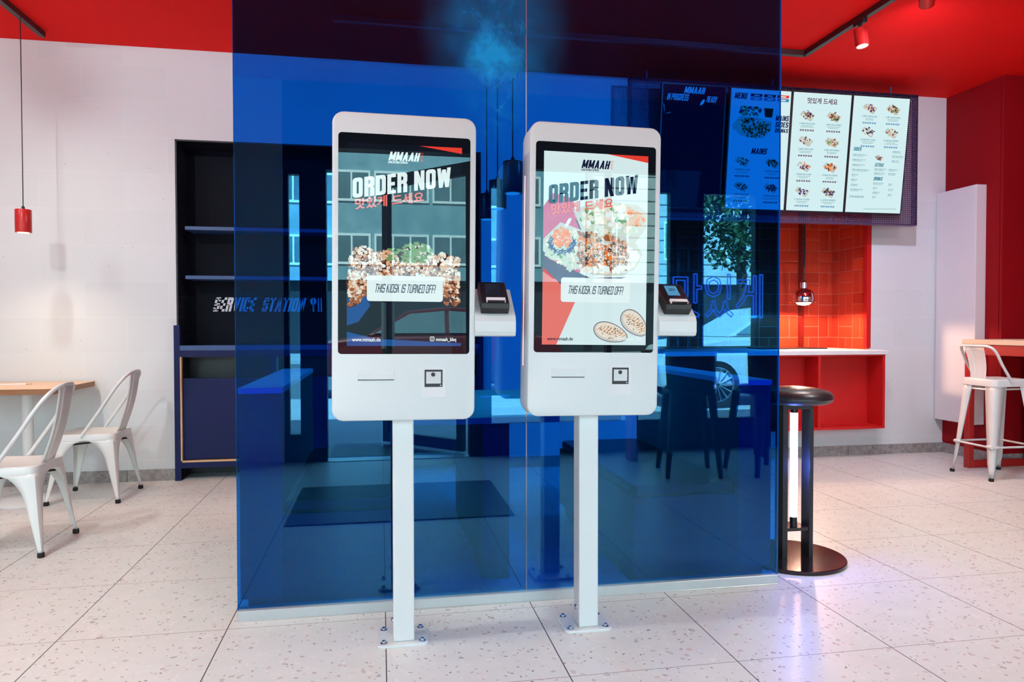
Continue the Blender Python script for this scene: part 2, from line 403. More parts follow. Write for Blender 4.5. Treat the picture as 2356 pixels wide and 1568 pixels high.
def mat_weave(name, cols, grout, rough, axes='xz', size=0.21, off=(0, 0), lw=0.006):
    """pairs of oblong tiles set alternately upright and lying"""
    k = NT(name); P = k.pos(); q = k.sep(P); a = q['xyz'.index(axes[0])]; b = q['xyz'.index(axes[1])]
    u = k.math('DIVIDE', k.math('ADD', a, 50 * size - off[0]), size); v = k.math('DIVIDE', k.math('ADD', b, 50 * size - off[1]), size)
    iu, iv = k.math('FLOOR', u), k.math('FLOOR', v); fu, fv = k.math('FRACT', u), k.math('FRACT', v)
    par = k.math('MODULO', k.math('ADD', iu, iv), 2.0)
    def edge(t): return k.math('SUBTRACT', 0.5, k.math('ABSOLUTE', k.math('SUBTRACT', t, 0.5)))
    def mid(t): return k.math('ABSOLUTE', k.math('SUBTRACT', t, 0.5))
    half = k.math('ADD', k.math('MULTIPLY', par, mid(fu)), k.math('MULTIPLY', k.math('SUBTRACT', 1.0, par), mid(fv)))
    d = k.math('MINIMUM', k.math('MINIMUM', edge(fu), edge(fv)), half)
    ln = k.math('LESS_THAN', d, lw / size)
    sel = k.math('ADD', k.math('MULTIPLY', par, k.math('GREATER_THAN', fu, 0.5)), k.math('MULTIPLY', k.math('SUBTRACT', 1.0, par), k.math('GREATER_THAN', fv, 0.5)))
    wn = k.node('ShaderNodeTexWhiteNoise', noise_dimensions='3D'); k.link(k.comb(iu, iv, sel), wn.inputs['Vector'])
    c = k.mix(wn.outputs[0], cols[0], cols[1]); c = k.mix(ln, c, grout)
    k.base(c, rough, 0, 0.5)
    k.bump(k.math('MINIMUM', k.math('MULTIPLY', d, 9.0), 1.0), 0.35, 0.003); return k.m
def mat_glass():
    k = NT('blue_glass'); t = k.t; n = k.n; n.remove(k.p)
    tr = k.node('ShaderNodeBsdfTransparent'); tr.inputs[0].default_value = (0.05, 0.41, 0.93, 1)
    gl = k.node('ShaderNodeBsdfAnisotropic' if False else 'ShaderNodeBsdfGlossy'); gl.inputs['Roughness'].default_value = 0.0; gl.inputs['Color'].default_value = (0.24, 0.84, 0.97, 1)
    mx = k.node('ShaderNodeMixShader'); k.link(k.schlick(0.085), mx.inputs[0]); k.link(tr.outputs[0], mx.inputs[1]); k.link(gl.outputs[0], mx.inputs[2])
    # wiped smears with glare haze and hot spot painted in, at the seam's top
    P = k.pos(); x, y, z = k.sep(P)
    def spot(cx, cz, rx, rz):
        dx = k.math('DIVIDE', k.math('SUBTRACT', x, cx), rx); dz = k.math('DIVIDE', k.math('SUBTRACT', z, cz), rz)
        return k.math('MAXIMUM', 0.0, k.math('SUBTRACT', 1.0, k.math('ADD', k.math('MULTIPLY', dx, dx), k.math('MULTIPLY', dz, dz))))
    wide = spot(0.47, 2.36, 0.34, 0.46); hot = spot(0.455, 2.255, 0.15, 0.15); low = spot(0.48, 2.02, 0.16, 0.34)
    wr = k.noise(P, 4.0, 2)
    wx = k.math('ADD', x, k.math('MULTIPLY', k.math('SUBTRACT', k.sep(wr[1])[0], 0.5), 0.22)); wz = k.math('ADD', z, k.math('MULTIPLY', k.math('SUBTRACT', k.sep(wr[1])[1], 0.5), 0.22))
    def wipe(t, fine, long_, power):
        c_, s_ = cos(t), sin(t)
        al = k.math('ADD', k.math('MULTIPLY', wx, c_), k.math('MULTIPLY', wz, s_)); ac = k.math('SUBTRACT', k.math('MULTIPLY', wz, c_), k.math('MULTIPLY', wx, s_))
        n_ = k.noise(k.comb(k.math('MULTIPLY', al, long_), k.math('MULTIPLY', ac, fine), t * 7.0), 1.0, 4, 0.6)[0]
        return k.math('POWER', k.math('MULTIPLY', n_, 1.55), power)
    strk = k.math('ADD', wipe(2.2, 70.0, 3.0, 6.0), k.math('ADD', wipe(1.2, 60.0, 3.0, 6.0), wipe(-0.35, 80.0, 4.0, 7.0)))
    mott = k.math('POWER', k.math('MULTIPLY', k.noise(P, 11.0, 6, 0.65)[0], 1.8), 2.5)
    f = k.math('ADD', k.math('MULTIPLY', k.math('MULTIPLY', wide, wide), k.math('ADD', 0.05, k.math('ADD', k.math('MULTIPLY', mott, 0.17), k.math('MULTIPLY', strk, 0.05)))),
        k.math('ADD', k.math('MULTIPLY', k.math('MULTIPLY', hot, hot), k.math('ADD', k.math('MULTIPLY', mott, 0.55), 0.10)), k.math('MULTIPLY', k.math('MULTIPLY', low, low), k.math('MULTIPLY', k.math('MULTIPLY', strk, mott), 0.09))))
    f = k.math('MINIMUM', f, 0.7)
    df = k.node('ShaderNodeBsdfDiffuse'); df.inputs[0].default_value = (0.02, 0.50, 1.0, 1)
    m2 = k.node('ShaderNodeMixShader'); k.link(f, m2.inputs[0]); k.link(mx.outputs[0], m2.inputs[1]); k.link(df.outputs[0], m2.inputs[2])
    k.link(m2.outputs[0], k.out.inputs[0]); return k.m
def mat_clear(name, tint, ior=1.5):
    k = NT(name); k.n.remove(k.p)
    tr = k.node('ShaderNodeBsdfTransparent'); tr.inputs[0].default_value = (*tint, 1)
    gl = k.node('ShaderNodeBsdfGlossy'); gl.inputs['Roughness'].default_value = 0.0
    mx = k.node('ShaderNodeMixShader'); k.link(k.schlick(0.04), mx.inputs[0]); k.link(tr.outputs[0], mx.inputs[1]); k.link(gl.outputs[0], mx.inputs[2])
    k.link(mx.outputs[0], k.out.inputs[0]); return k.m
def mat_wood(name, c0, c1, axis='x', scale=7):
    k = NT(name); x, y, z = k.sep(k.obj())
    s = {'x': (0.6, 6, 6), 'y': (6, 0.6, 6), 'z': (6, 6, 0.6)}[axis]
    v = k.comb(k.math('MULTIPLY', x, s[0]), k.math('MULTIPLY', y, s[1]), k.math('MULTIPLY', z, s[2]))
    c = k.mix(k.noise(v, scale, 5, 0.6)[0], c0, c1)
    k.base(c, 0.45, 0, 0.35); return k.m
def mat_concrete(name, c0, c1):
    k = NT(name); P = k.pos()
    c = k.ramp(k.noise(P, 1.2, 8, 0.65)[0], [(0.3, c0), (0.7, c1)]); k.base(c, 0.9, 0, 0.1); return k.m
def mat_mesh():
    k = NT('violet_wire_mesh'); P = k.pos(); x, y, z = k.sep(P)
    def bar(c): return k.math('LESS_THAN', k.math('ABSOLUTE', k.math('SUBTRACT', k.math('FRACT', k.math('DIVIDE', c, 0.017)), 0.5)), 0.21)
    w = k.math('MAXIMUM', bar(x), bar(z))
    k.base((0.085, 0.060, 0.13), 0.45, 0.2, 0.3)
    tr = k.node('ShaderNodeBsdfTransparent'); mx = k.node('ShaderNodeMixShader')
    k.link(w, mx.inputs[0]); k.link(tr.outputs[0], mx.inputs[1]); k.link(k.p.outputs[0], mx.inputs[2]); k.link(mx.outputs[0], k.out.inputs[0]); return k.m

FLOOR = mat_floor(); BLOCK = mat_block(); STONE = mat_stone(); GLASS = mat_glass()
REDTILE = mat_weave('red_glazed_tile', ((0.50, 0.035, 0.015), (0.68, 0.055, 0.02)), (0.62, 0.16, 0.10), 0.18, 'xz', 0.205, (0.02, 0.01), 0.0028)
REDTILE_S = mat_weave('red_glazed_tile_side', ((0.52, 0.035, 0.015), (0.70, 0.06, 0.02)), (0.62, 0.16, 0.10), 0.18, 'yz', 0.205, (0.0, 0.01), 0.0028)
NAVYTILE = mat_weave('navy_glazed_tile', ((0.003, 0.004, 0.010), (0.005, 0.006, 0.014)), (0.035, 0.04, 0.06), 0.5, 'yz', 0.15, (0, 0.02), 0.002)
NAVYBACK = pm('navy_back_panel', (0.003, 0.004, 0.010), 0.6, 0, 0.12)
RED = pm('red_paint', (0.88, 0.012, 0.011), 0.7, 0, 0.06, 0.03, 5)
REDWALL = pm('deep_red_wall_paint', (0.27, 0.004, 0.008), 0.6, 0, 0.12, 0.05, 4)
REDTRIM = pm('red_lacquer', (0.55, 0.012, 0.012), 0.4, 0, 0.4)
REDSTEEL = pm('red_coated_steel', (0.40, 0.012, 0.012), 0.35, 0, 0.5)
WHITE = pm('white_paint', (0.78, 0.76, 0.77), 0.6, 0, 0.3, 0.02)
KWHITE = pm('white_kiosk_enamel', (0.67, 0.71, 0.71), 0.32, 0, 0.4, 0.012, 6)
CHAIRW = pm('white_chair_enamel', (0.76, 0.785, 0.755), 0.30, 0, 0.5, 0.04, 9)
BLACK = pm('black_plastic', (0.008, 0.008, 0.010), 0.4)
BLACKM = pm('black_steel', (0.012, 0.012, 0.014), 0.32, 0, 0.5)
RUBBER = pm('black_rubber', (0.01, 0.01, 0.01), 0.8)
NAVY = pm('navy_lacquer', (0.013, 0.019, 0.085), 0.5, 0, 0.15)
NAVYL = pm('blue_lacquer_edge', (0.035, 0.085, 0.24), 0.4, 0, 0.4)
ALU = pm('brushed_aluminium', (0.58, 0.62, 0.63), 0.38, 0.55, 0.5, 0.05, 30)
STEEL = pm('zinc_bolt', (0.55, 0.60, 0.68), 0.22, 1.0)
CHROME = pm('chrome', (0.82, 0.82, 0.84), 0.06, 1.0)
EDGE = pm('polished_glass_edge', (0.75, 0.80, 0.92), 0.15, 0, 0.8)
OAK = mat_wood('pale_ply_top', (0.62, 0.43, 0.27), (0.78, 0.60, 0.43), 'x')
PLYEDGE = mat_wood('ply_edge', (0.22, 0.09, 0.04), (0.42, 0.20, 0.09), 'x', 12)
OAKY = mat_wood('pale_oak', (0.66, 0.48, 0.33), (0.78, 0.60, 0.44), 'y')
OAKE = mat_wood('oak_edge', (0.60, 0.38, 0.20), (0.72, 0.50, 0.30), 'z')
DARKF = pm('dark_frame_paint', (0.010, 0.012, 0.020), 0.5)
CLEAR = mat_clear('window_glass', (0.93, 0.96, 0.96))
PAPER = pm('white_paper', (0.86, 0.84, 0.80), 0.7)
LEATHER = pm('black_leather', (0.014, 0.014, 0.018), 0.32, 0, 0.5, 0.1, 40, 0.1, 300)

# ------------------------------------------------------------------ room shell
fl = MB(); fl.box(XL - 0.2, 6.2, -0.52, 6.85, -0.12, 0.0)
struct('floor', fl, FLOOR)
ce = MB(); ce.box(XL - 0.2, 6.2, -0.55, 7.0, HC, HC + 0.3)
struct('ceiling', ce, RED)
# back wall with the openings of the service station and of the serving hatch
NX0, NX1, NZ1 = -1.4935, 0.79, 2.528
HX0, HX1, HZ0, HZ1 = 2.30, 4.262, 0.947, 2.35
wb = MB()
for x0, x1, z0, z1 in ((XL, NX0, 0, HC), (NX0, NX1, NZ1, HC), (NX1, HX0, 0, HC), (HX0, HX1, 0, HZ0 - 0.03), (HX0, HX1, HZ1, HC), (HX1, XR, 0, HC)):
    wb.box(x0, x1, YB, YB + 0.03, z0, z1)
struct('wall_back', wb, BLOCK)
wo = MB(); wo.box(XL, 6.2, 6.75, 6.85, 0, HC); struct('wall_outer', wo, WHITE)
wl = MB(); wl.box(XL - 0.1, XL, -0.52, YB, 0, HC); struct('wall_left', wl, WHITE)
# right wall: red, with a shallow bay nearer the street that is tiled below
wr = MB(); wr.box(XR, XR + 0.03, 5.126, YB, 0.08, HC); wr.box(XR, 5.30, 5.10, 5.13, 0.08, HC)
struct('wall_right', wr, REDWALL)
wr = MB(); wr.box(5.30, 5.36, -0.52, 5.13, 0, HC); struct('wall_bay', wr, REDWALL)
wr = MB(); wr.box(5.285, 5.30, -0.3, 5.10, 0.08, 2.02); struct('trim_1', wr, mat_weave('dark_red_tile', ((0.28, 0.01, 0.008), (0.36, 0.014, 0.01)), (0.05, 0.004, 0.004), 0.25, 'yz', 0.30, (0.0, 0.04), 0.004))
bb = MB(); bb.box(XL, NX0 - 0.02, YB - 0.012, YB, 0, 0.085); bb.box(NX1, XR - 0.012, YB - 0.012, YB, 0, 0.085)
struct('baseboard_back', bb, STONE)
bb = MB(); bb.box(XR - 0.012, XR, 5.10, YB, 0, 0.085); bb.box(XR - 0.012, 5.285, 5.088, 5.10, 0, 0.085); struct('baseboard_right', bb, STONE)
bb = MB(); bb.box(5.02 - 0.006, 5.02, 5.13, YB, 0.10, 0.29); struct('trim_2', bb, REDWALL)
# hatch recess (tiled)
hb = MB(); hb.box(HX0 - 0.2, HX1 + 0.25, 6.25, 6.28, 0.6, HZ1); struct('trim_3', hb, REDTILE)
hb = MB(); hb.box(HX1, HX1 + 0.02, YB + 0.03, 6.25, 0.6, HZ1); hb.box(HX0 - 0.02, HX0, YB + 0.03, 6.25, 0.6, HZ1); struct('trim_4', hb, REDTILE_S)
hb = MB(); hb.box(HX0, HX1, YB + 0.03, 6.28, HZ1, HZ1 + 0.02); struct('trim_5', hb, REDTRIM)
hb = MB(); hb.box(HX1 - 0.03, HX1 + 0.012, YB - 0.006, YB + 0.035, HZ0, HZ1); struct('trim_6', hb, REDTRIM)

# front wall towards the street: dark piers, big windows, entrance
YF = -0.40
def pier(x0, x1, z0=0, z1=HC): return (x0, x1, z0, z1)
wf = MB()
for x0, x1, z0, z1 in (pier(XL, -4.7), pier(-4.7, -1.35, 2.55, HC), pier(-4.7, -1.35, 0, 0.25), pier(-0.8, -0.63, 2.46, HC), pier(-0.8, -0.63, 0, 0.19),
                       pier(0.92, 2.67, 2.41, HC), pier(0.92, 2.67, 0, 0.24), pier(2.67, 2.92), pier(2.92, 3.52, 2.41, HC), pier(2.92, 3.52, 0, 0.24),
                       pier(3.52, 3.75), pier(3.75, 5.2, 2.41, HC), pier(3.75, 5.2, 0, 0.24), pier(5.2, 5.4)):
    wf.box(x0, x1, YF - 0.12, YF, z0, z1)
struct('wall_front', wf, DARKF)
wf = MB(); wf.box(-1.35, -0.80, YF - 0.12, YF, 0, HC); struct('wall_front_pier', wf, WHITE)
for i, (x0, x1, z0, z1) in enumerate(((-4.7, -1.35, 0.25, 2.55), (-0.8, -0.63, 0.19, 2.46), (0.92, 2.67, 0.24, 2.41), (2.92, 3.52, 0.24, 2.41), (3.75, 5.2, 0.24, 2.41))):
    w = MB(); w.box(x0, x1, YF - 0.07, YF - 0.05, z0, z1)
    struct('window_%d' % (i + 1), w, CLEAR)
    f = MB()
    for a, b, c, d in ((x0, x0 + 0.04, z0, z1), (x1 - 0.04, x1, z0, z1), (x0, x1, z0, z0 + 0.04), (x0, x1, z1 - 0.04, z1)): f.box(a, b, YF - 0.10, YF - 0.02, c, d)
    if x1 - x0 > 1.5: f.box((x0 + x1) / 2 - 0.02, (x0 + x1) / 2 + 0.02, YF - 0.10, YF - 0.02, z0, z1)
    struct('window_%d_frame' % (i + 1), f, DARKF)
# entrance frame
ef = MB(); ef.box(-0.63, -0.45, YF - 0.12, YF + 0.02, 0, HC); ef.box(0.76, 0.92, YF - 0.12, YF + 0.02, 0, HC); ef.box(-0.45, 0.76, YF - 0.119, YF + 0.019, 2.46, HC)
struct('trim_7', ef, DARKF)
th = MB(); th.box(-0.45, 0.76, YF - 0.12, YF + 0.05, 0, 0.006); struct('trim_8', th, ALU)
# the open door leaf, swung out towards the street
leaf = thing('glass_door', 'black framed glass entrance door standing open to the street', 'door', (0.74, YF - 0.15, 0.0))
hx, hy = 0.73, YF - 0.15; dx, dy = -0.686, -0.728; L_ = 1.02
def leafbox(mb, s0, s1, z0, z1, t=0.05):
    for_ = []
    q = [(hx + dx * s + nx * t / 2 * dy, hy + dy * s - nx * t / 2 * dx) for s, nx in ((s0, -1), (s1, -1), (s1, 1), (s0, 1))]
    mb.loft([[(x, y, z0) for x, y in q], [(x, y, z1) for x, y in q]])
f = MB(); leafbox(f, 0, 0.07, 0.02, 2.44); leafbox(f, L_ - 0.07, L_, 0.02, 2.44); leafbox(f, 0.07, L_ - 0.07, 0.02, 0.12); leafbox(f, 0.07, L_ - 0.07, 2.34, 2.44)
build('door_frame', f, DARKF, leaf)
f = MB(); leafbox(f, 0.07, L_ - 0.07, 0.12, 2.34, 0.012); build('pane', f, CLEAR, leaf)
f = MB(); leafbox(f, L_ - 0.06, L_ - 0.03, 0.95, 1.35, 0.13); build('door_handle', f, ALU, leaf)
leaf['kind'] = 'thing'

# ------------------------------------------------------------------ street outside (seen in the reflections)
st = MB(); st.box(-40, 45, -6.0, -0.52, -0.14, -0.015); struct('pavement', st, mat_concrete('pavement_slabs', (0.30, 0.30, 0.29), (0.42, 0.41, 0.40)))
st = MB(); st.box(-60, 60, -19.5, -6.0, -0.3, -0.14); struct('road', st, mat_concrete('asphalt', (0.10, 0.105, 0.11), (0.15, 0.155, 0.16)))
st = MB(); st.box(-60, 60, -26.0, -19.5, -0.3, -0.02); struct('pavement_far', st, MAT.get('x') or bpy.data.materials['pavement_slabs'])
CONC = mat_concrete('weathered_concrete', (0.16, 0.32, 0.38), (0.29, 0.46, 0.52)); FRW = pm('window_frame_white', (0.80, 0.86, 0.86), 0.5)
PANE = pm('dark_window_pane', (0.11, 0.20, 0.23), 0.06, 0, 0.8, 0.5, 1.2); SHOPD = pm('shop_front_dark', (0.02, 0.03, 0.035), 0.4)
def facade(name, label, x0, x1, y, rows, wall, zt, pitch, ww, shop=True):
    t = thing(name, label, 'building', ((x0 + x1) / 2, y - 2, 0))
    mb = MB(); mb.box(x0, x1, y - 4, y, 3.3 if shop else -0.1, zt); build('wall', mb, wall, t)
    if shop:
        mb = MB(); mb.box(x0, x1, y - 4, y - 0.3, -0.1, 3.3); build('shop_front', mb, SHOPD, t)
        mb = MB(); mb.box(x0, x1, y - 0.3, y + 0.06, 3.1, 3.3); build('ledge', mb, wall, t)
    for z0, z1 in rows:
        x = x0 + 0.5
        while x + ww < x1:
            f = MB(); f.box(x, x + ww, y, y + 0.06, z0, z1); fo = build('window', f, FRW, t)
            p = MB(); n = 3 if ww > 1.6 else 2
            for i in range(n):
                w1 = (ww - 0.1) / n; p.box(x + 0.08 + i * w1, x + w1 * (i + 1), y + 0.061, y + 0.075, z0 + 0.12, z1 - 0.1)
            build('pane', p, PANE, fo)
            x += pitch
    return t
facade('apartment_building', 'grey concrete apartment block with white window bands across the street', -13, 9.0, -26.0, ((3.75, 5.05), (6.4, 7.7), (9.0, 10.3)), CONC, 16, 2.45, 2.3)
RUST = mat_concrete('pale_rendered_stone', (0.42, 0.46, 0.46), (0.52, 0.56, 0.55))
wb2 = facade('townhouse', 'pale stone townhouse with banded facade across the street', 9.4, 24, -26.0, ((4.2, 6.0), (8.0, 10.0)), RUST, 17, 3.1, 1.1)
mb = MB()
for i in range(22): mb.box(9.4, 24, -26.0, -25.95, 3.5 + i * 0.55, 3.5 + i * 0.55 + 0.42)
build('stone_band', mb, RUST, wb2)
# street tree
tr = thing('street_tree', 'leafy street tree on the far pavement, mirrored in the right pane', 'tree', (8.95, -11.0, 0))
mb = MB(); mb.tube([(8.95, -11, -0.1), (9.0, -11, 1.4), (8.9, -10.9, 2.8), (9.05, -11, 4.2)], [0.17, 0.14, 0.12, 0.06]); build('trunk', mb, pm('bark', (0.05, 0.04, 0.03), 0.9), tr)
mb = MB(); rng = random.Random(3)
for i in range(5200):
    u = rng.random() * 2 * pi; c = rng.uniform(-1, 1); r = rng.random() ** 0.45
    p = Vector((8.95 + 1.45 * r * sqrt(1 - c * c) * cos(u), -11 + 1.5 * r * sqrt(1 - c * c) * sin(u), 4.5 + 2.1 * r * c))
    if sin(p.x * 4.1) * sin(p.z * 3.7 + p.x) > 0.45: continue
    a = Vector((rng.uniform(-1, 1), rng.uniform(-1, 1), rng.uniform(-1, 1))).normalized() * 0.085; b = a.cross(Vector((rng.uniform(-1, 1), rng.uniform(-1, 1), 0.3))).normalized() * 0.05
    mb.poly([p - a, p + b, p + a, p - b])
build('crown', mb, pm('leaf_green', (0.035, 0.10, 0.035), 0.6, var=0.3), tr)
# parked car
def car(x, y, label, paint):
    t = thing('car', label, 'car', (x, y, 0))
    low = [(-2.15, 0.28), (-2.2, 0.6), (-2.05, 0.86), (-1.15, 0.98), (-0.2, 0.99), (1.6, 1.0), (2.1, 0.92), (2.2, 0.55), (2.15, 0.28)]
    top = [(-1.15, 0.98), (-0.45, 1.40), (0.2, 1.47), (1.0, 1.42), (1.75, 1.0)]
    mb = MB(); mb.loft([[(x + a, y + s * (0.82 if b < 0.9 else 0.76), b) for a, b in low] for s in (-1, 1)])
    mb.loft([[(x + a, y + s * (0.74 if b < 1.1 else 0.58), b) for a, b in top] for s in (-1, 1)])
    build('body', mb, paint, t, bevel=0.05)
    for s in (-1, 1):
        for pa in ([(-1.0, 1.03), (-0.42, 1.35), (0.15, 1.40), (0.15, 1.03)], [(0.22, 1.03), (0.22, 1.40), (0.95, 1.36), (1.5, 1.03)]):
            mb = MB(); mb.loft([[(x + a, y + s * (0.755 - (b - 1.0) * 0.36), b) for a, b in pa], [(x + a, y + s * (0.735 - (b - 1.0) * 0.36), b) for a, b in pa]])
            build('side_window', mb, PANE, t)
    for a in (-1.35, 1.35):
        for s in (-1, 1):
            def ring(r, w): return [(x + a + r * cos(2 * pi * j / 28), y + s * w, 0.32 + r * sin(2 * pi * j / 28)) for j in range(28)]
            mb = MB(); mb.loft([ring(0.33, 0.70), ring(0.33, 0.86), ring(0.24, 0.86), ring(0.24, 0.80)]); wh = build('wheel', mb, RUBBER, t)
            mb = MB()
            for j in range(14):
                t0 = 2 * pi * j / 14; p = Vector((cos(t0), 0, sin(t0)))
                c0 = Vector((x + a, y + s * 0.85, 0.32)); mb.tube([c0 + p * 0.03, c0 + p * 0.24], 0.009, 6)
            mb.tube([Vector((x + a + 0.24 * cos(2 * pi * j / 24), y + s * 0.85, 0.32 + 0.24 * sin(2 * pi * j / 24))) for j in range(24)], 0.012, 6, closed=True)
            build('rim', mb, STEEL, wh)
    return t
car(6.0, -4.4, 'silver parked car at the kerb, mirrored low in the right pane', pm('silver_car_paint', (0.62, 0.64, 0.66), 0.25, 0.3))
car(0.9, -7.6, 'dark red parked car across from the door, mirrored in the left screen', pm('dark_red_car_paint', (0.10, 0.012, 0.018), 0.2, 0.2))

# ------------------------------------------------------------------ blue glass partition
gp = thing('glass_partition', 'tall blue tinted glass partition in a grey floor channel behind the kiosks', 'partition', (0.59, YG + 0.03, 0))
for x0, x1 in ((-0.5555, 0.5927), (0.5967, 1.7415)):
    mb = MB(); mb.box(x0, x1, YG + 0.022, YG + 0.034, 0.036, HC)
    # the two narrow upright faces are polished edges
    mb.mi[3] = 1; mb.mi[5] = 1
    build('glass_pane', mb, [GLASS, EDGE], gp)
mb = MB(); mb.box(-0.5512, 1.7284, YG, YG + 0.06, 0, 0.0408); mb.box(-0.5512, 1.7284, YG - 0.004, YG, 0, 0.004)
build('floor_channel', mb, ALU, gp, bevel=0.0015, seg=1)

# ------------------------------------------------------------------ kiosks
SC_BLACK = lit('screen_black', (0.002, 0.003, 0.005), 1.0)
SC_WHITE = lit('screen_white', (0.80, 0.95, 0.95), 0.92); SC_NAVY = lit('screen_navy', (0.006, 0.010, 0.040), 1.0)
SC_RED = lit('screen_red', (0.85, 0.05, 0.03), 0.9); SC_CORAL = lit('screen_coral', (0.95, 0.20, 0.16), 0.8)
SC_PINK = lit('screen_pink', (0.72, 0.10, 0.25), 0.8); SC_ORANGE = lit('screen_orange', (0.95, 0.12, 0.03), 0.9)
SC_BLUE = lit('screen_blue', (0.01, 0.10, 0.36), 0.8); SC_MAROON = lit('screen_maroon', (0.12, 0.015, 0.03), 0.8)
SC_BROWN = lit('food_brown', (0.42, 0.13, 0.04), 0.8, var=0.5); SC_TAN = lit('food_tan', (0.72, 0.42, 0.24), 0.9, var=0.3); SC_CREAM = lit('food_cream', (0.85, 0.78, 0.66), 0.9, var=0.1)
SC_GREEN = lit('food_green', (0.24, 0.42, 0.12), 0.7, var=0.4); SC_PGREEN = lit('food_pale_green', (0.66, 0.76, 0.60), 0.8, var=0.15); SC_ORNG = lit('food_orange', (0.90, 0.22, 0.03), 0.9, var=0.3)
SC_PURP = lit('food_purple', (0.05, 0.03, 0.22), 0.8, var=0.4); SC_DBROWN = lit('food_dark', (0.09, 0.03, 0.02), 0.8, var=0.3); SC_TRAY = lit('food_tray', (0.60, 0.62, 0.56), 0.9, var=0.1)
SC_GREY = lit('screen_grey', (0.42, 0.55, 0.58), 0.8); SC_SHADOW = lit('screen_shadow', (0.10, 0.03, 0.10), 0.8)
FOOD = [SC_TRAY, SC_BROWN, SC_TAN, SC_CREAM, SC_GREEN, SC_PGREEN, SC_ORNG, SC_PURP, SC_DBROWN, SC_WHITE, SC_SHADOW]

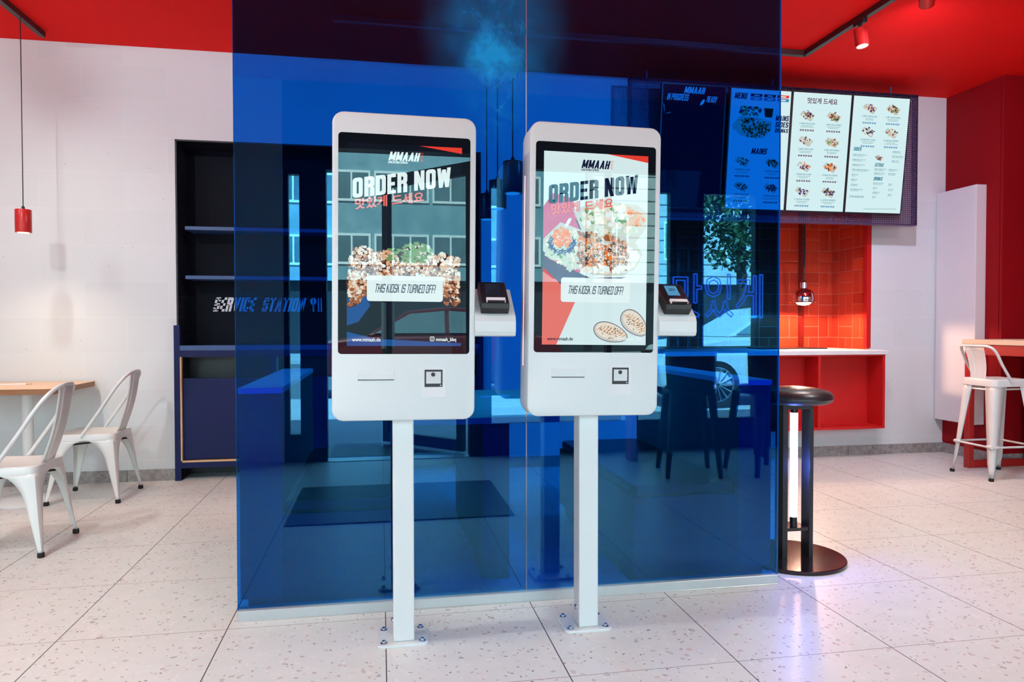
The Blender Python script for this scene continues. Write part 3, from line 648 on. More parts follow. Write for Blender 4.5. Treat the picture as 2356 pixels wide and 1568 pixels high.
def kiosk(ox, oy, ang, label, dark):
    t = thing('order_kiosk', label, 'kiosk', (ox, oy, 0), 'order kiosks in front of the glass')
    def roll(x, y, z):
        dz = z - 0.812
        return (ox + x * cos(ang) + dz * sin(ang), oy + y, 0.812 - x * sin(ang) + dz * cos(ang))
    def bl(name, mb, mat, par=t, **kw): return build(name, mb.xf(roll), mat, par, **kw)
    W_, H_ = 0.497, 1.068; cz = 0.814 + H_ / 2; hx0 = 0.003
    def ring(y, ins, r): return [(a, y, b) for a, b in rrect(W_ - 2 * ins, H_ - 2 * ins, r, 6, hx0, cz)]
    mb = MB(); mb.loft([ring(-0.1, 0.005, 0.036), ring(-0.0985, 0.002, 0.038), ring(-0.095, 0, 0.040), ring(0.02, 0, 0.040), ring(0.06, 0.004, 0.04), ring(0.085, 0.02, 0.04), ring(0.095, 0.05, 0.03)])
    bl('housing', mb, KWHITE, smooth=True)
    mb = MB(); mb.loft([[(a, y, b) for a, b in rrect(0.456, 0.7625, 0.012, 4, hx0, 1.4285)] for y in (-0.1012, -0.099)])
    disp = bl('display', mb, SC_BLACK, smooth=False)
    lx, lw, lt, lh = hx0 - 0.198, 0.396, 1.7755, 0.700
    def fr(u, v, l=0): return (lx + u, -0.1014 - l * 0.00035, lt + v)          # u metres from left, v metres below top (negative)
    def f2(u, v, l=0): return fr(u * lw, -v * lh, l)                            # unit square, v downwards
    def quad(mb, pts, l): mb.poly([f2(a, b, l) for a, b in pts])
    def text(name, s, u0, u1, v0, v1, mat, l=6, bold=0.035, shear=0.0, skew=0.0):
        m_ = MB(); put_text(m_, s, lambda a, b, q: fr(a, b, q), u0 * lw, u1 * lw, -v1 * lh, -v0 * lh, bold, shear, skew, l)
        return bl(name, m_, mat, disp)
    rg = random.Random(11 if dark else 23)
    ink = SC_WHITE if dark else SC_NAVY
    if dark:
        mb = MB(); quad(mb, [(0, 0), (1, 0), (1, 1), (0, 1)], 0); bl('picture', mb, lit('screen_dark', (0.003, 0.006, 0.012), 1.0), disp)
        mb = MB(); quad(mb, [(0, 0.70), (0.16, 0.74), (0.20, 0.80), (0.10, 0.88), (0, 0.90)], 1); quad(mb, [(0, 0.93), (0.25, 0.965), (1, 0.985), (1, 1), (0, 1)], 1); bl('blue_glow', mb, SC_BLUE, disp)
        mb = MB(); quad(mb, [(0.62, 0), (1, 0.0), (1, 0.03)], 2); bl('red_corner', mb, SC_RED, disp)
        mb = MB()
        chunks = [(-0.02, 0.66, 0.10, 0.10), (0.14, 0.585, 0.13, 0.075), (0.33, 0.60, 0.12, 0.075), (0.10, 0.70, 0.13, 0.07), (0.50, 0.665, 0.12, 0.07), (0.62, 0.60, 0.16, 0.075), (0.60, 0.535, 0.14, 0.05),
                  (0.80, 0.60, 0.14, 0.07), (0.93, 0.63, 0.12, 0.08), (0.72, 0.675, 0.13, 0.06), (0.92, 0.72, 0.11, 0.075), (0.30, 0.69, 0.14, 0.06), (0.02, 0.755, 0.10, 0.05)]
        for n_, (cu, cv, au, av) in enumerate(chunks):
            mb.cm = 8
            for i in range(26):
                a = rg.random() * 2 * pi; r = rg.random() ** 0.5 * 0.9; u, v = cu + au * r * cos(a), cv + av * r * sin(a)
                if 0.02 < u < 0.98: blob(mb, fr, u * lw, -v * lh, 0.014, 0.012, 2 + n_ * 0.02)
            for i in range(150):
                a = rg.random() * 2 * pi; r = rg.random() ** 0.45; u, v = cu + au * r * cos(a), cv + av * r * sin(a); h = -r * sin(a) + rg.uniform(-0.55, 0.55)
                if not 0.018 < u < 0.982: continue
                q = rg.random()
                mb.cm = (3 if q < 0.42 else 2 if q < 0.82 else 1 if q < 0.94 else 9) if h > 0.25 else (2 if q < 0.5 else 1 if q < 0.8 else 3) if h > -0.35 else (1 if q < 0.6 else 8)
                if n_ == 6: mb.cm = 4 if q < 0.55 else 5 if q < 0.85 else 8
                s_ = rg.uniform(0.004, 0.0095); blob(mb, fr, u * lw, -v * lh, s_, s_ * 0.8, 3 + n_ * 0.12 + rg.random() * 0.1)
        mb.cm = 4
        for i in range(40): blob(mb, fr, rg.uniform(0.36, 0.66) * lw, -rg.uniform(0.515, 0.58) * lh, 0.012, 0.004, 5 + rg.random(), 6, rg.uniform(-0.4, 0.4))
        bl('food_picture', mb, FOOD, disp)
    else:
        mb = MB(); quad(mb, [(0, 0), (1, 0), (1, 1), (0, 1)], 0); bl('picture', mb, lit('screen_pale', (0.74, 0.93, 0.94), 0.86), disp)
        mb = MB(); quad(mb, [(0.60, 0), (1, 0), (1, 0.035)], 1); bl('red_corner', mb, SC_RED, disp)
        mb = MB(); quad(mb, [(0, 0.285), (0.09, 0.215), (0.28, 0.24), (0.30, 0.33), (0.52, 0.45), (0.52, 0.60), (0.1, 0.66), (0, 0.62)], 1); bl('pink_panel', mb, SC_PINK, disp)
        mb = MB(); quad(mb, [(0, 0.57), (0.15, 0.62), (0.45, 0.66), (0.33, 0.75), (0.135, 1.0), (0, 1.0)], 1); bl('orange_panel', mb, SC_CORAL, disp)
        mb = MB(); quad(mb, [(0.0, 0.50), (0.05, 0.555), (0.45, 0.65), (0.8, 0.64), (0.5, 0.70), (0.2, 0.70), (0.0, 0.60)], 1.4)
        quad(mb, [(0.30, 0.345), (0.56, 0.42), (0.56, 0.50), (0.36, 0.42)], 1.4); bl('tray_shadow', mb, SC_SHADOW, disp)
        mb = MB(); mb.cm = 0   # far bowl, out of focus
        quad(mb, [(0.28, 0.30), (0.55, 0.24), (0.9, 0.26), (1.0, 0.30), (0.99, 0.38), (0.88, 0.46), (0.62, 0.455), (0.36, 0.40)], 1.8)
        for i in range(170):
            a = rg.random() * 2 * pi; r = rg.random() ** 0.5; u = 0.66 + 0.30 * r * cos(a); v = 0.345 + 0.085 * r * sin(a)
            q = rg.random(); mb.cm = 5 if q < 0.45 else 3 if q < 0.7 else 4 if q < 0.8 else 9
            if u > 0.80 and v < 0.37: mb.cm = 6 if q < 0.5 else 2
            blob(mb, fr, u * lw, -v * lh, 0.012, 0.009, 2 + rg.random())
        # near bowl: paper tray, salad, purple cabbage with carrot, chicken with sesame, rice
        mb.cm = 0; quad(mb, [(0.0, 0.455), (0.16, 0.365), (0.55, 0.435), (0.88, 0.455), (0.96, 0.52), (0.88, 0.60), (0.75, 0.64), (0.48, 0.635), (0.18, 0.575), (0.0, 0.515)], 2.6)
        for i in range(520):
            a = rg.random() * 2 * pi; r = rg.random() ** 0.5; u = 0.46 + 0.455 * r * cos(a); v = 0.515 + 0.105 * r * sin(a) + 0.05 * (u - 0.46)
            q = rg.random()
            if u < 0.02 or u > 0.95: continue
            if u < 0.33: mb.cm = 5 if q < 0.6 else 3 if q < 0.85 else 4
            elif v > 0.585 or u > 0.82: mb.cm = 9 if q < 0.6 else 3
            else: mb.cm = 1 if q < 0.45 else 6 if q < 0.62 else 8 if q < 0.78 else 2
            if 0.33 <= u <= 0.82 and v > 0.57 and abs(sin(u * 24)) < 0.35: mb.cm = 1
            s_ = rg.uniform(0.006, 0.013); blob(mb, fr, u * lw, -v * lh, s_ * (1.7 if mb.cm == 5 else 1), s_ * 0.75, 3 + rg.random() * 2)
        mb.cm = 7
        for i in range(90):
            a = rg.random() * 2 * pi; blob(mb, fr, (0.175 + 0.115 * cos(a) * rg.uniform(0.75, 1.1)) * lw, -(0.475 + 0.05 * sin(a) * rg.uniform(0.7, 1.1)) * lh, 0.014, 0.0018, 5.2 + rg.random())
        for i in range(70):
            a = rg.random() * 2 * pi; r = rg.random() ** 0.5; mb.cm = 6 if rg.random() < 0.85 else 2
            blob(mb, fr, (0.18 + 0.085 * r * cos(a)) * lw, -(0.445 + 0.045 * r * sin(a)) * lh, 0.010, 0.007, 6.2 + rg.random())
        mb.cm = 9
        for i in range(190):
            u = rg.uniform(0.32, 0.84); v = 0.455 + rg.random() * 0.12 + 0.06 * (u - 0.4); blob(mb, fr, u * lw, -v * lh, 0.0032, 0.0018, 7.4, 5)
        for i in range(25): blob(mb, fr, rg.uniform(0.11, 0.25) * lw, -rg.uniform(0.42, 0.47) * lh, 0.003, 0.0018, 7.6, 5)
        quad(mb, [(0.20, 0.385), (0.235, 0.345), (0.265, 0.34), (0.26, 0.355), (0.225, 0.39)], 3)
        bl('food_picture', mb, FOOD, disp)
        mb = MB()   # dumplings: smooth pale bodies, browned pleats, sesame
        for (cu, cv, au, av, an) in ((0.655, 0.935, 0.165, 0.047, -0.28), (0.885, 0.885, 0.150, 0.052, -0.72)):
            def Q(p, q, l):
                x_, y_ = au * lw * p, av * lh * q; u, v = cu * lw + x_ * cos(an) - y_ * sin(an), -cv * lh + x_ * sin(an) + y_ * cos(an)
                return fr(min(u, 0.998 * lw), max(v, -0.998 * lh), l)
            mb.cm = 10; mb.poly([Q(1.04 * cos(2 * pi * j / 26), 1.07 * sin(2 * pi * j / 26) * (1 - 0.18 * cos(2 * pi * j / 26)), 2) for j in range(26)])
            mb.cm = 0; mb.poly([Q(cos(2 * pi * j / 26), sin(2 * pi * j / 26) * (1 - 0.18 * cos(2 * pi * j / 26)), 2.3) for j in range(26)])
            mb.cm = 3; mb.poly([Q(0.92 * cos(2 * pi * j / 26), 0.84 * sin(2 * pi * j / 26) * (1 - 0.18 * cos(2 * pi * j / 26)) + 0.10, 2.6) for j in range(26)])
            mb.cm = 2
            for i in range(9):
                p0 = -0.78 + i * 0.185; h = 0.80 * sqrt(max(0.05, 1 - p0 * p0))
                mb.poly([Q(p0 + 0.05 * k + 0.16 * sin(t * 2.2), h * t, 3) for t, k in ((0.9, 0), (0.45, 0), (0.0, 0), (-0.35, 0), (-0.35, 1), (0.0, 1.6), (0.45, 1.5), (0.9, 1))])
            mb.cm = 8
            for i in range(24):
                a = rg.random() * 2 * pi; r = 0.72 * rg.random() ** 0.5; x_, y_ = au * lw * r * cos(a), av * lh * r * sin(a)
                u, v = cu * lw + x_ * cos(an) - y_ * sin(an), -cv * lh + x_ * sin(an) + y_ * cos(an)
                if u < 0.98 * lw and v > -0.985 * lh: blob(mb, fr, u, v, 0.0036, 0.0018, 4, 5)
        bl('dumpling_picture', mb, FOOD, disp)
    text('logo', 'MMAAH', 0.352, 0.632, 0.036, 0.080, ink, bold=0.05, shear=0.25)
    text('logo_line', 'KOREAN BBQ EXPRESS', 0.350, 0.522, 0.0825, 0.0935, ink, bold=0.03, shear=0.2)
    for i, ch in enumerate('맛있게'):
        text('logo_glyph', ch, 0.636 - i * 0.005, 0.660 - i * 0.005, 0.034 + i * 0.016, 0.048 + i * 0.016, SC_RED, bold=0.0)
    sk = 0.155
    text('headline', 'ORDER', 0.047, 0.517, 0.155, 0.253, ink, l=9, bold=0.045, skew=sk)
    text('headline', 'NOW', 0.577, 0.90, 0.1137, 0.2117, ink, l=9, bold=0.045, skew=sk)
    text('headline_line', '맛있게', 0.067, 0.344, 0.262, 0.318, SC_CORAL, l=8.5, bold=0.03, skew=sk)
    text('headline_line', '드세요', 0.384, 0.662, 0.238, 0.292, SC_CORAL, l=8.5, bold=0.03, skew=sk)
    mb = MB(); mb.poly([fr(a, b, 10) for a, b in rrect(0.665 * lw, 0.127 * lh, 0.010, 4, 0.503 * lw, -0.714 * lh)]); bl('notice_panel', mb, SC_WHITE, disp)
    text('notice', 'THIS KIOSK IS TURNED OFF!', 0.235, 0.775, 0.692, 0.735, lit('screen_ink', (0.005, 0.03, 0.07), 1.0), l=12, bold=0.012, shear=0.2)
    text('web_address', 'www.mmaah.de', 0.045, 0.29, 0.960, 0.978, ink, l=12, bold=0.05)
    text('account_name', 'mmaah_bbq', 0.775, 0.955, 0.957, 0.981, SC_WHITE, l=12, bold=0.05)
    mb = MB(); a0 = rrect(0.040 * lw, 0.0235 * lh, 0.004, 4, 0.742 * lw, -0.964 * lh); a1 = rrect(0.030 * lw, 0.0165 * lh, 0.003, 4, 0.742 * lw, -0.964 * lh); n = len(a0)
    mb.add([fr(a, b, 12) for a, b in a0 + a1], [(j, (j + 1) % n, n + (j + 1) % n, n + j) for j in range(n)])
    mb.add([fr(0.742 * lw + r * cos(2 * pi * j / 16), -0.964 * lh + r * sin(2 * pi * j / 16), 12) for r in (0.0036, 0.0024) for j in range(16)], [(j, (j + 1) % 16, 16 + (j + 1) % 16, 16 + j) for j in range(16)])
    bl('account_icon', mb, SC_WHITE, disp)
    # ticket slot
    mb = MB(); mb.loft([[(hx0 - 0.1605 + a, -0.1003, 0.9575), (hx0 - 0.1605 + a, -0.1035, 0.9585), (hx0 - 0.1605 + a, -0.1035, 0.977), (hx0 - 0.1605 + a, -0.1003, 0.988)] for a in (0, 0.124)])
    rs = bl('receipt_slot', mb, KWHITE)
    mb = MB(); mb.box(hx0 - 0.1605, hx0 - 0.0365, -0.1036, -0.0995, 0.9555, 0.9582); bl('slot_opening', mb, BLACK, rs)
    # scanner
    mb = MB(); mb.box(hx0 + 0.060, hx0 + 0.144, -0.1012, -0.099, 0.896, 1.002); sp = bl('scanner_plate', mb, pm('scanner_plate_white', (0.72, 0.71, 0.72), 0.45))
    mb = MB(); mb.box(hx0 + 0.070, hx0 + 0.133, -0.1030, -0.1011, 0.931, 0.992); sc = bl('barcode_scanner', mb, BLACK)
    mb = MB(); mb.box(hx0 + 0.0755, hx0 + 0.1275, -0.1036, -0.1029, 0.943, 0.985); bl('scan_window', mb, pm('scan_window_grey', (0.60, 0.62, 0.63), 0.15), sc)
    mb = MB(); mb.loft([[(hx0 + 0.100 + r * cos(2 * pi * j / 20), y, 0.975 + r * sin(2 * pi * j / 20)) for j in range(20)] for r, y in ((0.0075, -0.1035), (0.0075, -0.1046), (0.004, -0.1046))]); bl('lens', mb, BLACK, sc)
    mb = MB(); mb.loft([[(hx0 + 0.1265 + 0.0024 * cos(2 * pi * j / 12), y, 0.9365 + 0.0024 * sin(2 * pi * j / 12)) for j in range(12)] for y in (-0.1029, -0.1036)]); bl('indicator', mb, KWHITE, sc)
    # light strips on both flanks
    for sx in (-1, 1):
        x_ = hx0 + sx * (W_ / 2 + 0.0005)
        mb = MB(); mb.box(x_ - 0.0012, x_ + 0.0012, -0.012, -0.007, 0.995, 1.70); bl('light_strip', mb, glow('pink_led_strip', (1.0, 0.30, 0.34), 1.6))
    # bracket and card terminal at the right flank
    bx0, bx1 = hx0 + W_ / 2 - 0.002, hx0 + W_ / 2 + 0.146
    prof = [(-0.118, 1.128), (-0.112, 1.113), (-0.10, 1.110), (0.03, 1.110), (0.03, 1.285), (0.015, 1.285), (-0.108, 1.185), (-0.117, 1.165)]
    mb = MB(); mb.loft([[(x_, a, b) for a, b in prof] for x_ in (bx0, bx1)]); bl('bracket', mb, KWHITE, bevel=0.004)
    o = Vector((0, -0.098, 1.1945)); sv = Vector((0, 0.123, 0.10)).normalized(); nv = Vector((0, -0.10, 0.123)).normalized()
    tx0, tx1 = bx0 + 0.022, bx0 + 0.122
    def sp_(x, s_, n_): return tuple(Vector((x, 0, 0)) + o + sv * s_ + nv * n_)
    mb = MB(); pr = [(-0.006, 0.0), (-0.012, 0.028), (0.0, 0.044), (0.135, 0.040), (0.138, 0.0)]
    mb.loft([[sp_(x_, a, b) for a, b in pr] for x_ in (tx0, tx1)]); tm = bl('card_terminal', mb, BLACK, bevel=0.003)
    def slab(x0, x1, s0, s1, n0, n1, mat, name):
        m_ = MB(); m_.loft([[sp_(x0, s0, n_), sp_(x1, s0, n_), sp_(x1, s1, n_), sp_(x0, s1, n_)] for n_ in (n0, n1)]); return bl(name, m_, mat, tm)
    slab(tx0 + 0.020, tx0 + 0.076, 0.030, 0.118, 0.0425, 0.0445, lit('terminal_glass', (0.012, 0.012, 0.02), 1.0), 'terminal_screen')
    if not dark:
        slab(tx0 + 0.024, tx0 + 0.072, 0.055, 0.116, 0.0446, 0.0450, lit('terminal_lit', (0.10, 0.36, 0.62), 0.8), 'terminal_picture')
    m_ = MB(); put_text(m_, 'CCV', lambda a, b, q: sp_(tx0 + a, b, 0.0455), 0.036, 0.062, 0.082, 0.098, 0.03, 0.2); bl('terminal_mark', m_, lit('terminal_mark', (0.015, 0.05, 0.12) if not dark else (0.02, 0.02, 0.03), 1.0), tm)
    slab(tx0 + 0.018, tx0 + 0.086, 0.004, 0.024, 0.0415, 0.052, pm('white_card_slot', (0.82, 0.84, 0.84), 0.3), 'card_slot')
    slab(tx0 + 0.021, tx0 + 0.083, 0.0035, 0.0065, 0.043, 0.0525, BLACK, 'card_slit')
    # post, foot plate, bolts (not tilted)
    mb = MB(); mb.box(ox - 0.0375, ox + 0.0375, oy - 0.053, oy + 0.027, 0.01, 0.83); build('post', mb, KWHITE, t, bevel=0.005)
    mb = MB(); mb.loft([[(ox + a, oy + b, z) for a, b in rrect(0.182, 0.164, 0.022, 5, -0.003, 0.003)] for z in (0, 0.010)]); pl = build('base_plate', mb, KWHITE, t, bevel=0.002)
    for sx in (-1, 1):
        for sy in (-1, 1):
            mb = MB(); cx, cy = ox - 0.003 + sx * 0.068, oy + 0.003 + sy * 0.058
            mb.lathe([(0.0125, 0.010), (0.0125, 0.012), (0.0095, 0.0135), (0.0075, 0.0135), (0.0075, 0.019), (0.0045, 0.021), (0.001, 0.0215)], (cx, cy, 0), 16); build('bolt', mb, STEEL, pl, smooth=True)
    mb = MB(); mb.loft([[(ox - 0.0375 - h, oy - 0.013 + r * cos(2 * pi * j / 14), 0.075 + r * sin(2 * pi * j / 14)) for j in range(14)] for r, h in ((0.010, 0), (0.010, 0.003), (0.006, 0.007), (0.002, 0.008))]); build('side_bolt', mb, STEEL, t, smooth=True)
    return t
kiosk(0.0765, 2.650, 0.0080, 'left white order kiosk, dark screen with a fried chicken picture', True)
kiosk(0.7660, 2.650, 0.0125, 'right white order kiosk, pale screen with a bowl and dumplings', False)

# ------------------------------------------------------------------ service station (dark niche and blue bin unit)
sv = thing('service_station', 'dark navy tiled niche with two shelves and a bin cabinet below', 'cabinet', ((NX0 + NX1) / 2, YB, 0))
mb = MB(); mb.box(NX0, NX0 + 0.012, YB - 0.004, 6.02, 0.9, NZ1); mb.box(NX1 - 0.012, NX1, YB - 0.004, 6.02, 0.9, NZ1); mb.box(NX0, NX1, YB - 0.004, 6.02, NZ1 - 0.012, NZ1)
build('niche_lining', mb, NAVYTILE, sv)
mb = MB(); mb.box(NX0, NX1, 6.0, 6.03, 0.0, NZ1); build('back_panel', mb, NAVYBACK, sv)
for z in (1.868, 1.500):
    mb = MB(); mb.box(NX0 + 0.055, NX1 - 0.055, 5.75, 6.0, z, z + 0.026); build('shelf', mb, NAVYL, sv)
mb = MB(); mb.box(NX0 + 0.012, NX1 - 0.012, YB + 0.02, 6.0, 0.985, 1.0); build('counter', mb, NAVY, sv)
mb = MB(); mb.box(NX0 + 0.03, NX1 - 0.03, YB - 0.043, YB - 0.02, 0.966, 1.003); build('counter_edge', mb, NAVYL, sv)
mb = MB()
for x in (NX0 - 0.012, NX1 - 0.03): mb.box(x, x + 0.042, YB - 0.043, YB + 0.02, 0, 1.153)
mb.box(NX0 + 0.030, NX1 - 0.030, YB - 0.0425, YB + 0.0195, 0.918, 0.9655); mb.box(NX0 + 0.030, NX1 - 0.030, YB - 0.0425, YB + 0.25, 0.093, 0.133)
for x in (-0.80, -0.02): mb.box(x - 0.022, x + 0.022, YB - 0.042, YB + 0.019, 0.133, 0.918)
build('frame', mb, NAVY, sv)
mb = MB(); mb.box(NX0 + 0.03, NX1 - 0.03, YB + 0.22, YB + 0.235, 0.0, 0.93); mb.box(NX0 + 0.001, NX0 + 0.031, YB + 0.031, YB + 0.235, 0, 0.95); mb.box(NX0 + 0.0015, NX0 + 0.030, YB - 0.018, YB + 0.031, 0.0, 0.93); mb.box(NX0 + 0.03, NX1 - 0.03, YB + 0.05, YB + 0.22, 0.91, 0.93); build('bin_recess', mb, BLACK, sv)
for x0, x1 in ((NX0 + 0.03, -0.822), (-0.778, -0.042), (0.002, NX1 - 0.03)):
    mb = MB(); mb.box(x0 + 0.016, x1 - 0.004, YB - 0.020, YB + 0.002, 0.154, 0.757); build('bin_door', mb, NAVY, sv)
    mb = MB(); mb.box(x0, x0 + 0.010, YB - 0.044, YB - 0.006, 0.135, 0.918); mb.box(x0, x1, YB - 0.044, YB - 0.006, 0.135, 0.147); build('oak_lipping', mb, OAKE, sv)
mb = MB()
def svf(a, b, l=0): return (a, 5.998 - l * 0.001, b)
LETTER = pm('white_lettering', (0.88, 0.88, 0.90), 0.5)
put_text(mb, 'SERVICE', svf, -1.304, -0.968, 1.262, 1.373, 0.045, 0.25); build('lettering', mb, LETTER, sv)
mb = MB(); put_text(mb, 'STATION', svf, -0.938, -0.588, 1.262, 1.373, 0.045, 0.25); build('lettering', mb, LETTER, sv)
mb = MB()
mb.add([svf(-0.535 + 0.025 * cos(2 * pi * j / 14), 1.345 + 0.030 * sin(2 * pi * j / 14)) for j in range(14)], [tuple(range(14))])
for x in (-0.540, -0.500, -0.478): mb.add([svf(x, 1.262), svf(x + 0.011, 1.262), svf(x + 0.008, 1.372), svf(x + 0.001, 1.372)], [(0, 1, 2, 3)])
build('cutlery_icon', mb, LETTER, sv)

# ------------------------------------------------------------------ left table, chairs, pendant
tb = thing('cafe_table', 'square cafe table with pale ply top and white round pedestal by the left wall', 'table', (-2.39, 5.30, 0))
mb = MB(); mb.loft([[(a, b, z) for a, b in rrect(0.70, 0.70, 0.05, 6, -2.387, 5.345)] for z in (0.715, 0.75)]); mb.mi = [1] * len(mb.mi)
mb.mi[-1] = 0; mb.mi[-2] = 0
build('tabletop', mb, [OAK, PLYEDGE], tb)
mb = MB(); mb.lathe([(0.032, 0.02), (0.032, 0.70)], (-2.29, 5.22, 0)); mb.box(-2.45, -2.13, 5.19, 5.25, 0.70, 0.715); build('column', mb, CHAIRW, tb, smooth=True)
mb = MB(); mb.lathe([(0.222, 0.0), (0.222, 0.010), (0.21, 0.018), (0.05, 0.024)], (-2.29, 5.22, 0), 40); build('base', mb, CHAIRW, tb, smooth=True)
def sticks(x, y, z, a, label, L=0.21):
    mb = MB(); c, s_ = cos(a), sin(a)
    def q(u, v, h): return (x + u * c - v * s_, y + u * s_ + v * c, z + h)
    mb.loft([[q(u, v, h) for v, h in ((-0.012, 0), (0.012, 0), (0.011, 0.006), (0.0, 0.009), (-0.011, 0.006))] for u in (-L * 0.40, L * 0.40)])
    t = tag(build('chopstick_sleeve', mb, PAPER, None, off=(x, y, z)), label, 'chopsticks')
    m2 = MB()
    for v in (-0.004, 0.004): m2.tube([q(L * 0.40, v, 0.004), q(L * 0.56, v * 1.6, 0.004)], [0.0028, 0.0022], 6)
    build('chopstick_tip', m2, OAKY, t); return t
sticks(-2.46, 5.40, 0.7503, 0.05, 'white paper sleeve of chopsticks lying on the left cafe table')

def tolix_leg(sx, sy, hw, z_top, foot, arch, wtop):
    """folded sheet-metal leg: two wings meeting at a rounded corner, tapering to the foot"""
    mb = MB(); n = 18; wing = [[], []]
    T_ = Vector((sx * hw, sy * hw, z_top)); F_ = Vector((sx * foot, sy * foot, 0.02))
    rings = []
    for i in range(n + 1):
        f = i / n; c = T_.lerp(F_, f)
        if f < arch: t = f / arch; w = wtop * (1 - sqrt(max(0, 1 - (1 - t) ** 2))) + 0.058 + 0.03 * (1 - t)
        else: t = (f - arch) / (1 - arch); w = 0.058 * (1 - t) + 0.017 * t
        r = min(0.024, w * 0.55)
        if f == 0: w = wtop + 0.088
        pts = [c + Vector((-sx * w, 0, 0)), c + Vector((-sx * (w * 0.5 + r * 0.5), 0, 0)), c + Vector((-sx * r, 0, 0)), c + Vector((-sx * r * 0.29, -sy * r * 0.29, 0)), c + Vector((0, -sy * r, 0)), c + Vector((0, -sy * (w * 0.5 + r * 0.5), 0)), c + Vector((0, -sy * w, 0))]
        rings.append(pts)
    mb.loft(rings, cap=False, closed=False); return mb
def foot_mb(sx, sy, foot):
    mb = MB(); c = (sx * (foot - 0.009), sy * (foot - 0.009), 0); mb.lathe([(0.015, 0.0), (0.0165, 0.004), (0.0155, 0.024)], c, 14); return mb
def ring_seat(hw, r, z0, z1):
    mb = MB()
    def rr(s, rad, z): return [(a, b, z) for a, b in rrect(2 * hw * s, 2 * hw * s, rad, 5)]
    mb.loft([rr(1.0, r, z0), rr(1.0, r, z1 - 0.012), rr(0.985, r, z1 - 0.004), rr(0.95, r, z1), rr(0.86, r, z1 - 0.002), rr(0.6, r, z1 - 0.010), rr(0.1, r * 0.2, z1 - 0.011)], cap=True); return mb
def smooth_path(pts, n=8, closed=False):
    P = [Vector(p) for p in pts]; out = []
    for i in range(len(P) - 1):
        p0, p1, p2, p3 = P[max(i - 1, 0)], P[i], P[i + 1], P[min(i + 2, len(P) - 1)]
        for j in range(n):
            t = j / n; out.append(0.5 * ((2 * p1) + (p2 - p0) * t + (2 * p0 - 5 * p1 + 4 * p2 - p3) * t * t + (3 * p1 - p0 - 3 * p2 + p3) * t ** 3))
    out.append(P[-1]); return out
def splat(mb, x0, z0, x1, z1, w0, w1):
    pts = []
    for i in range(9):
        t = i / 8; x = x0 + (x1 - x0) * t + 0.016 * sin(t * pi) * (-1 if t < 0 else 1); z = z0 + (z1 - z0) * t; w = w0 + (w1 - w0) * t
        pts.append([(x - 0.006, -w, z), (x, -w + 0.008, z), (x - 0.003, -w * 0.45, z), (x + 0.003, -w * 0.4, z), (x + 0.003, w * 0.4, z), (x - 0.003, w * 0.45, z), (x, w - 0.008, z), (x - 0.006, w, z)])
    mb.loft(pts, cap=False, closed=False)
def make_chair():
    """metal side chair, facing -x"""
    t = thing('cafe_chair', 'white metal cafe chair', 'chair', (0, 0, 0), 'white metal cafe chairs at the left table')
    hw = 0.180
    build('seat', ring_seat(hw, 0.05, 0.405, 0.447), CHAIRW, t, smooth=True, world=False)
    for sx in (-1, 1):
        for sy in (-1, 1):
            l = build('leg', tolix_leg(sx, sy, hw - 0.002, 0.41, 0.222, 0.34, 0.092), CHAIRW, t, smooth=True, world=False, solid=0.003)
            build('rubber_foot', foot_mb(sx, sy, 0.222), RUBBER, l, smooth=True, world=False)
    p = [(-0.02, -0.184, 0.425), (0.10, -0.184, 0.60), (0.185, -0.176, 0.735), (0.232, -0.145, 0.805), (0.255, -0.08, 0.838), (0.262, 0.0, 0.845)]
    p = p + [(a, -b, c) for a, b, c in p[-2::-1]]
    mb = MB(); mb.tube(smooth_path(p, 6), 0.0105, 10); build('back_hoop', mb, CHAIRW, t, smooth=True, world=False)
    mb = MB(); splat(mb, 0.165, 0.435, 0.262, 0.838, 0.075, 0.085); build('backrest', mb, CHAIRW, t, smooth=True, world=False, solid=0.002)
    mb = MB()
    for a in (0, 1): mb.tube([(-0.17, -0.17 + a * 0.34, 0.37), (0.17, 0.17 - a * 0.34, 0.37)], 0.006, 8)
    build('cross_brace', mb, BLACKM, t, smooth=True, world=False)
    return t
c1 = make_chair(); c1.location = (-1.880, 4.12, 0); c1.rotation_euler = (0, 0, R(0.5))
c1['label'] = 'nearer white metal cafe chair, half cut off by the left frame edge'
c2 = copy_tree(c1); c2.location = (-1.893, 5.245, 0); c2.rotation_euler = (0, 0, R(-1.0)); c2['label'] = 'farther white metal cafe chair, standing close to the white block wall'

LAMPRED = pm('red_lamp_enamel', (0.50, 0.016, 0.014), 0.3, 0, 0.5)
def pendant(x, y, zb, label, power, spot=True):
    t = thing('pendant_lamp', label, 'lamp', (x, y, zb), 'red cylinder pendant lamps')
    mb = MB(); mb.lathe([(0.036, 0.001), (0.0465, 0.0), (0.0475, 0.002), (0.0475, 0.146), (0.046, 0.149), (0.012, 0.150)], (x, y, zb), 28); build('lamp_shade', mb, LAMPRED, t, smooth=True)
    mb = MB(); mb.lathe([(0.010, 0.150), (0.010, 0.165), (0.004, 0.175)], (x, y, zb), 12); mb.tube([(x, y, zb + 0.17), (x, y, HC - 0.03)], 0.0032, 6); build('cord', mb, BLACK, t)
    mb = MB(); mb.lathe([(0.034, -0.002), (0.034, 0.001)], (x, y, zb), 20); build('bulb', mb, glow('warm_bulb', (1.0, 0.62, 0.42), 1.6), t)
    lamp('pendant_light', 'SPOT', (x, y, zb - 0.01), power, (1.0, 0.77, 0.54), (x, y, 0), t, spot_size=R(135), spot_blend=0.9, shadow_soft_size=0.04)
    return t
pendant(-2.29, 5.20, 1.757, 'red cylinder pendant lamp hanging over the left cafe table', 11)
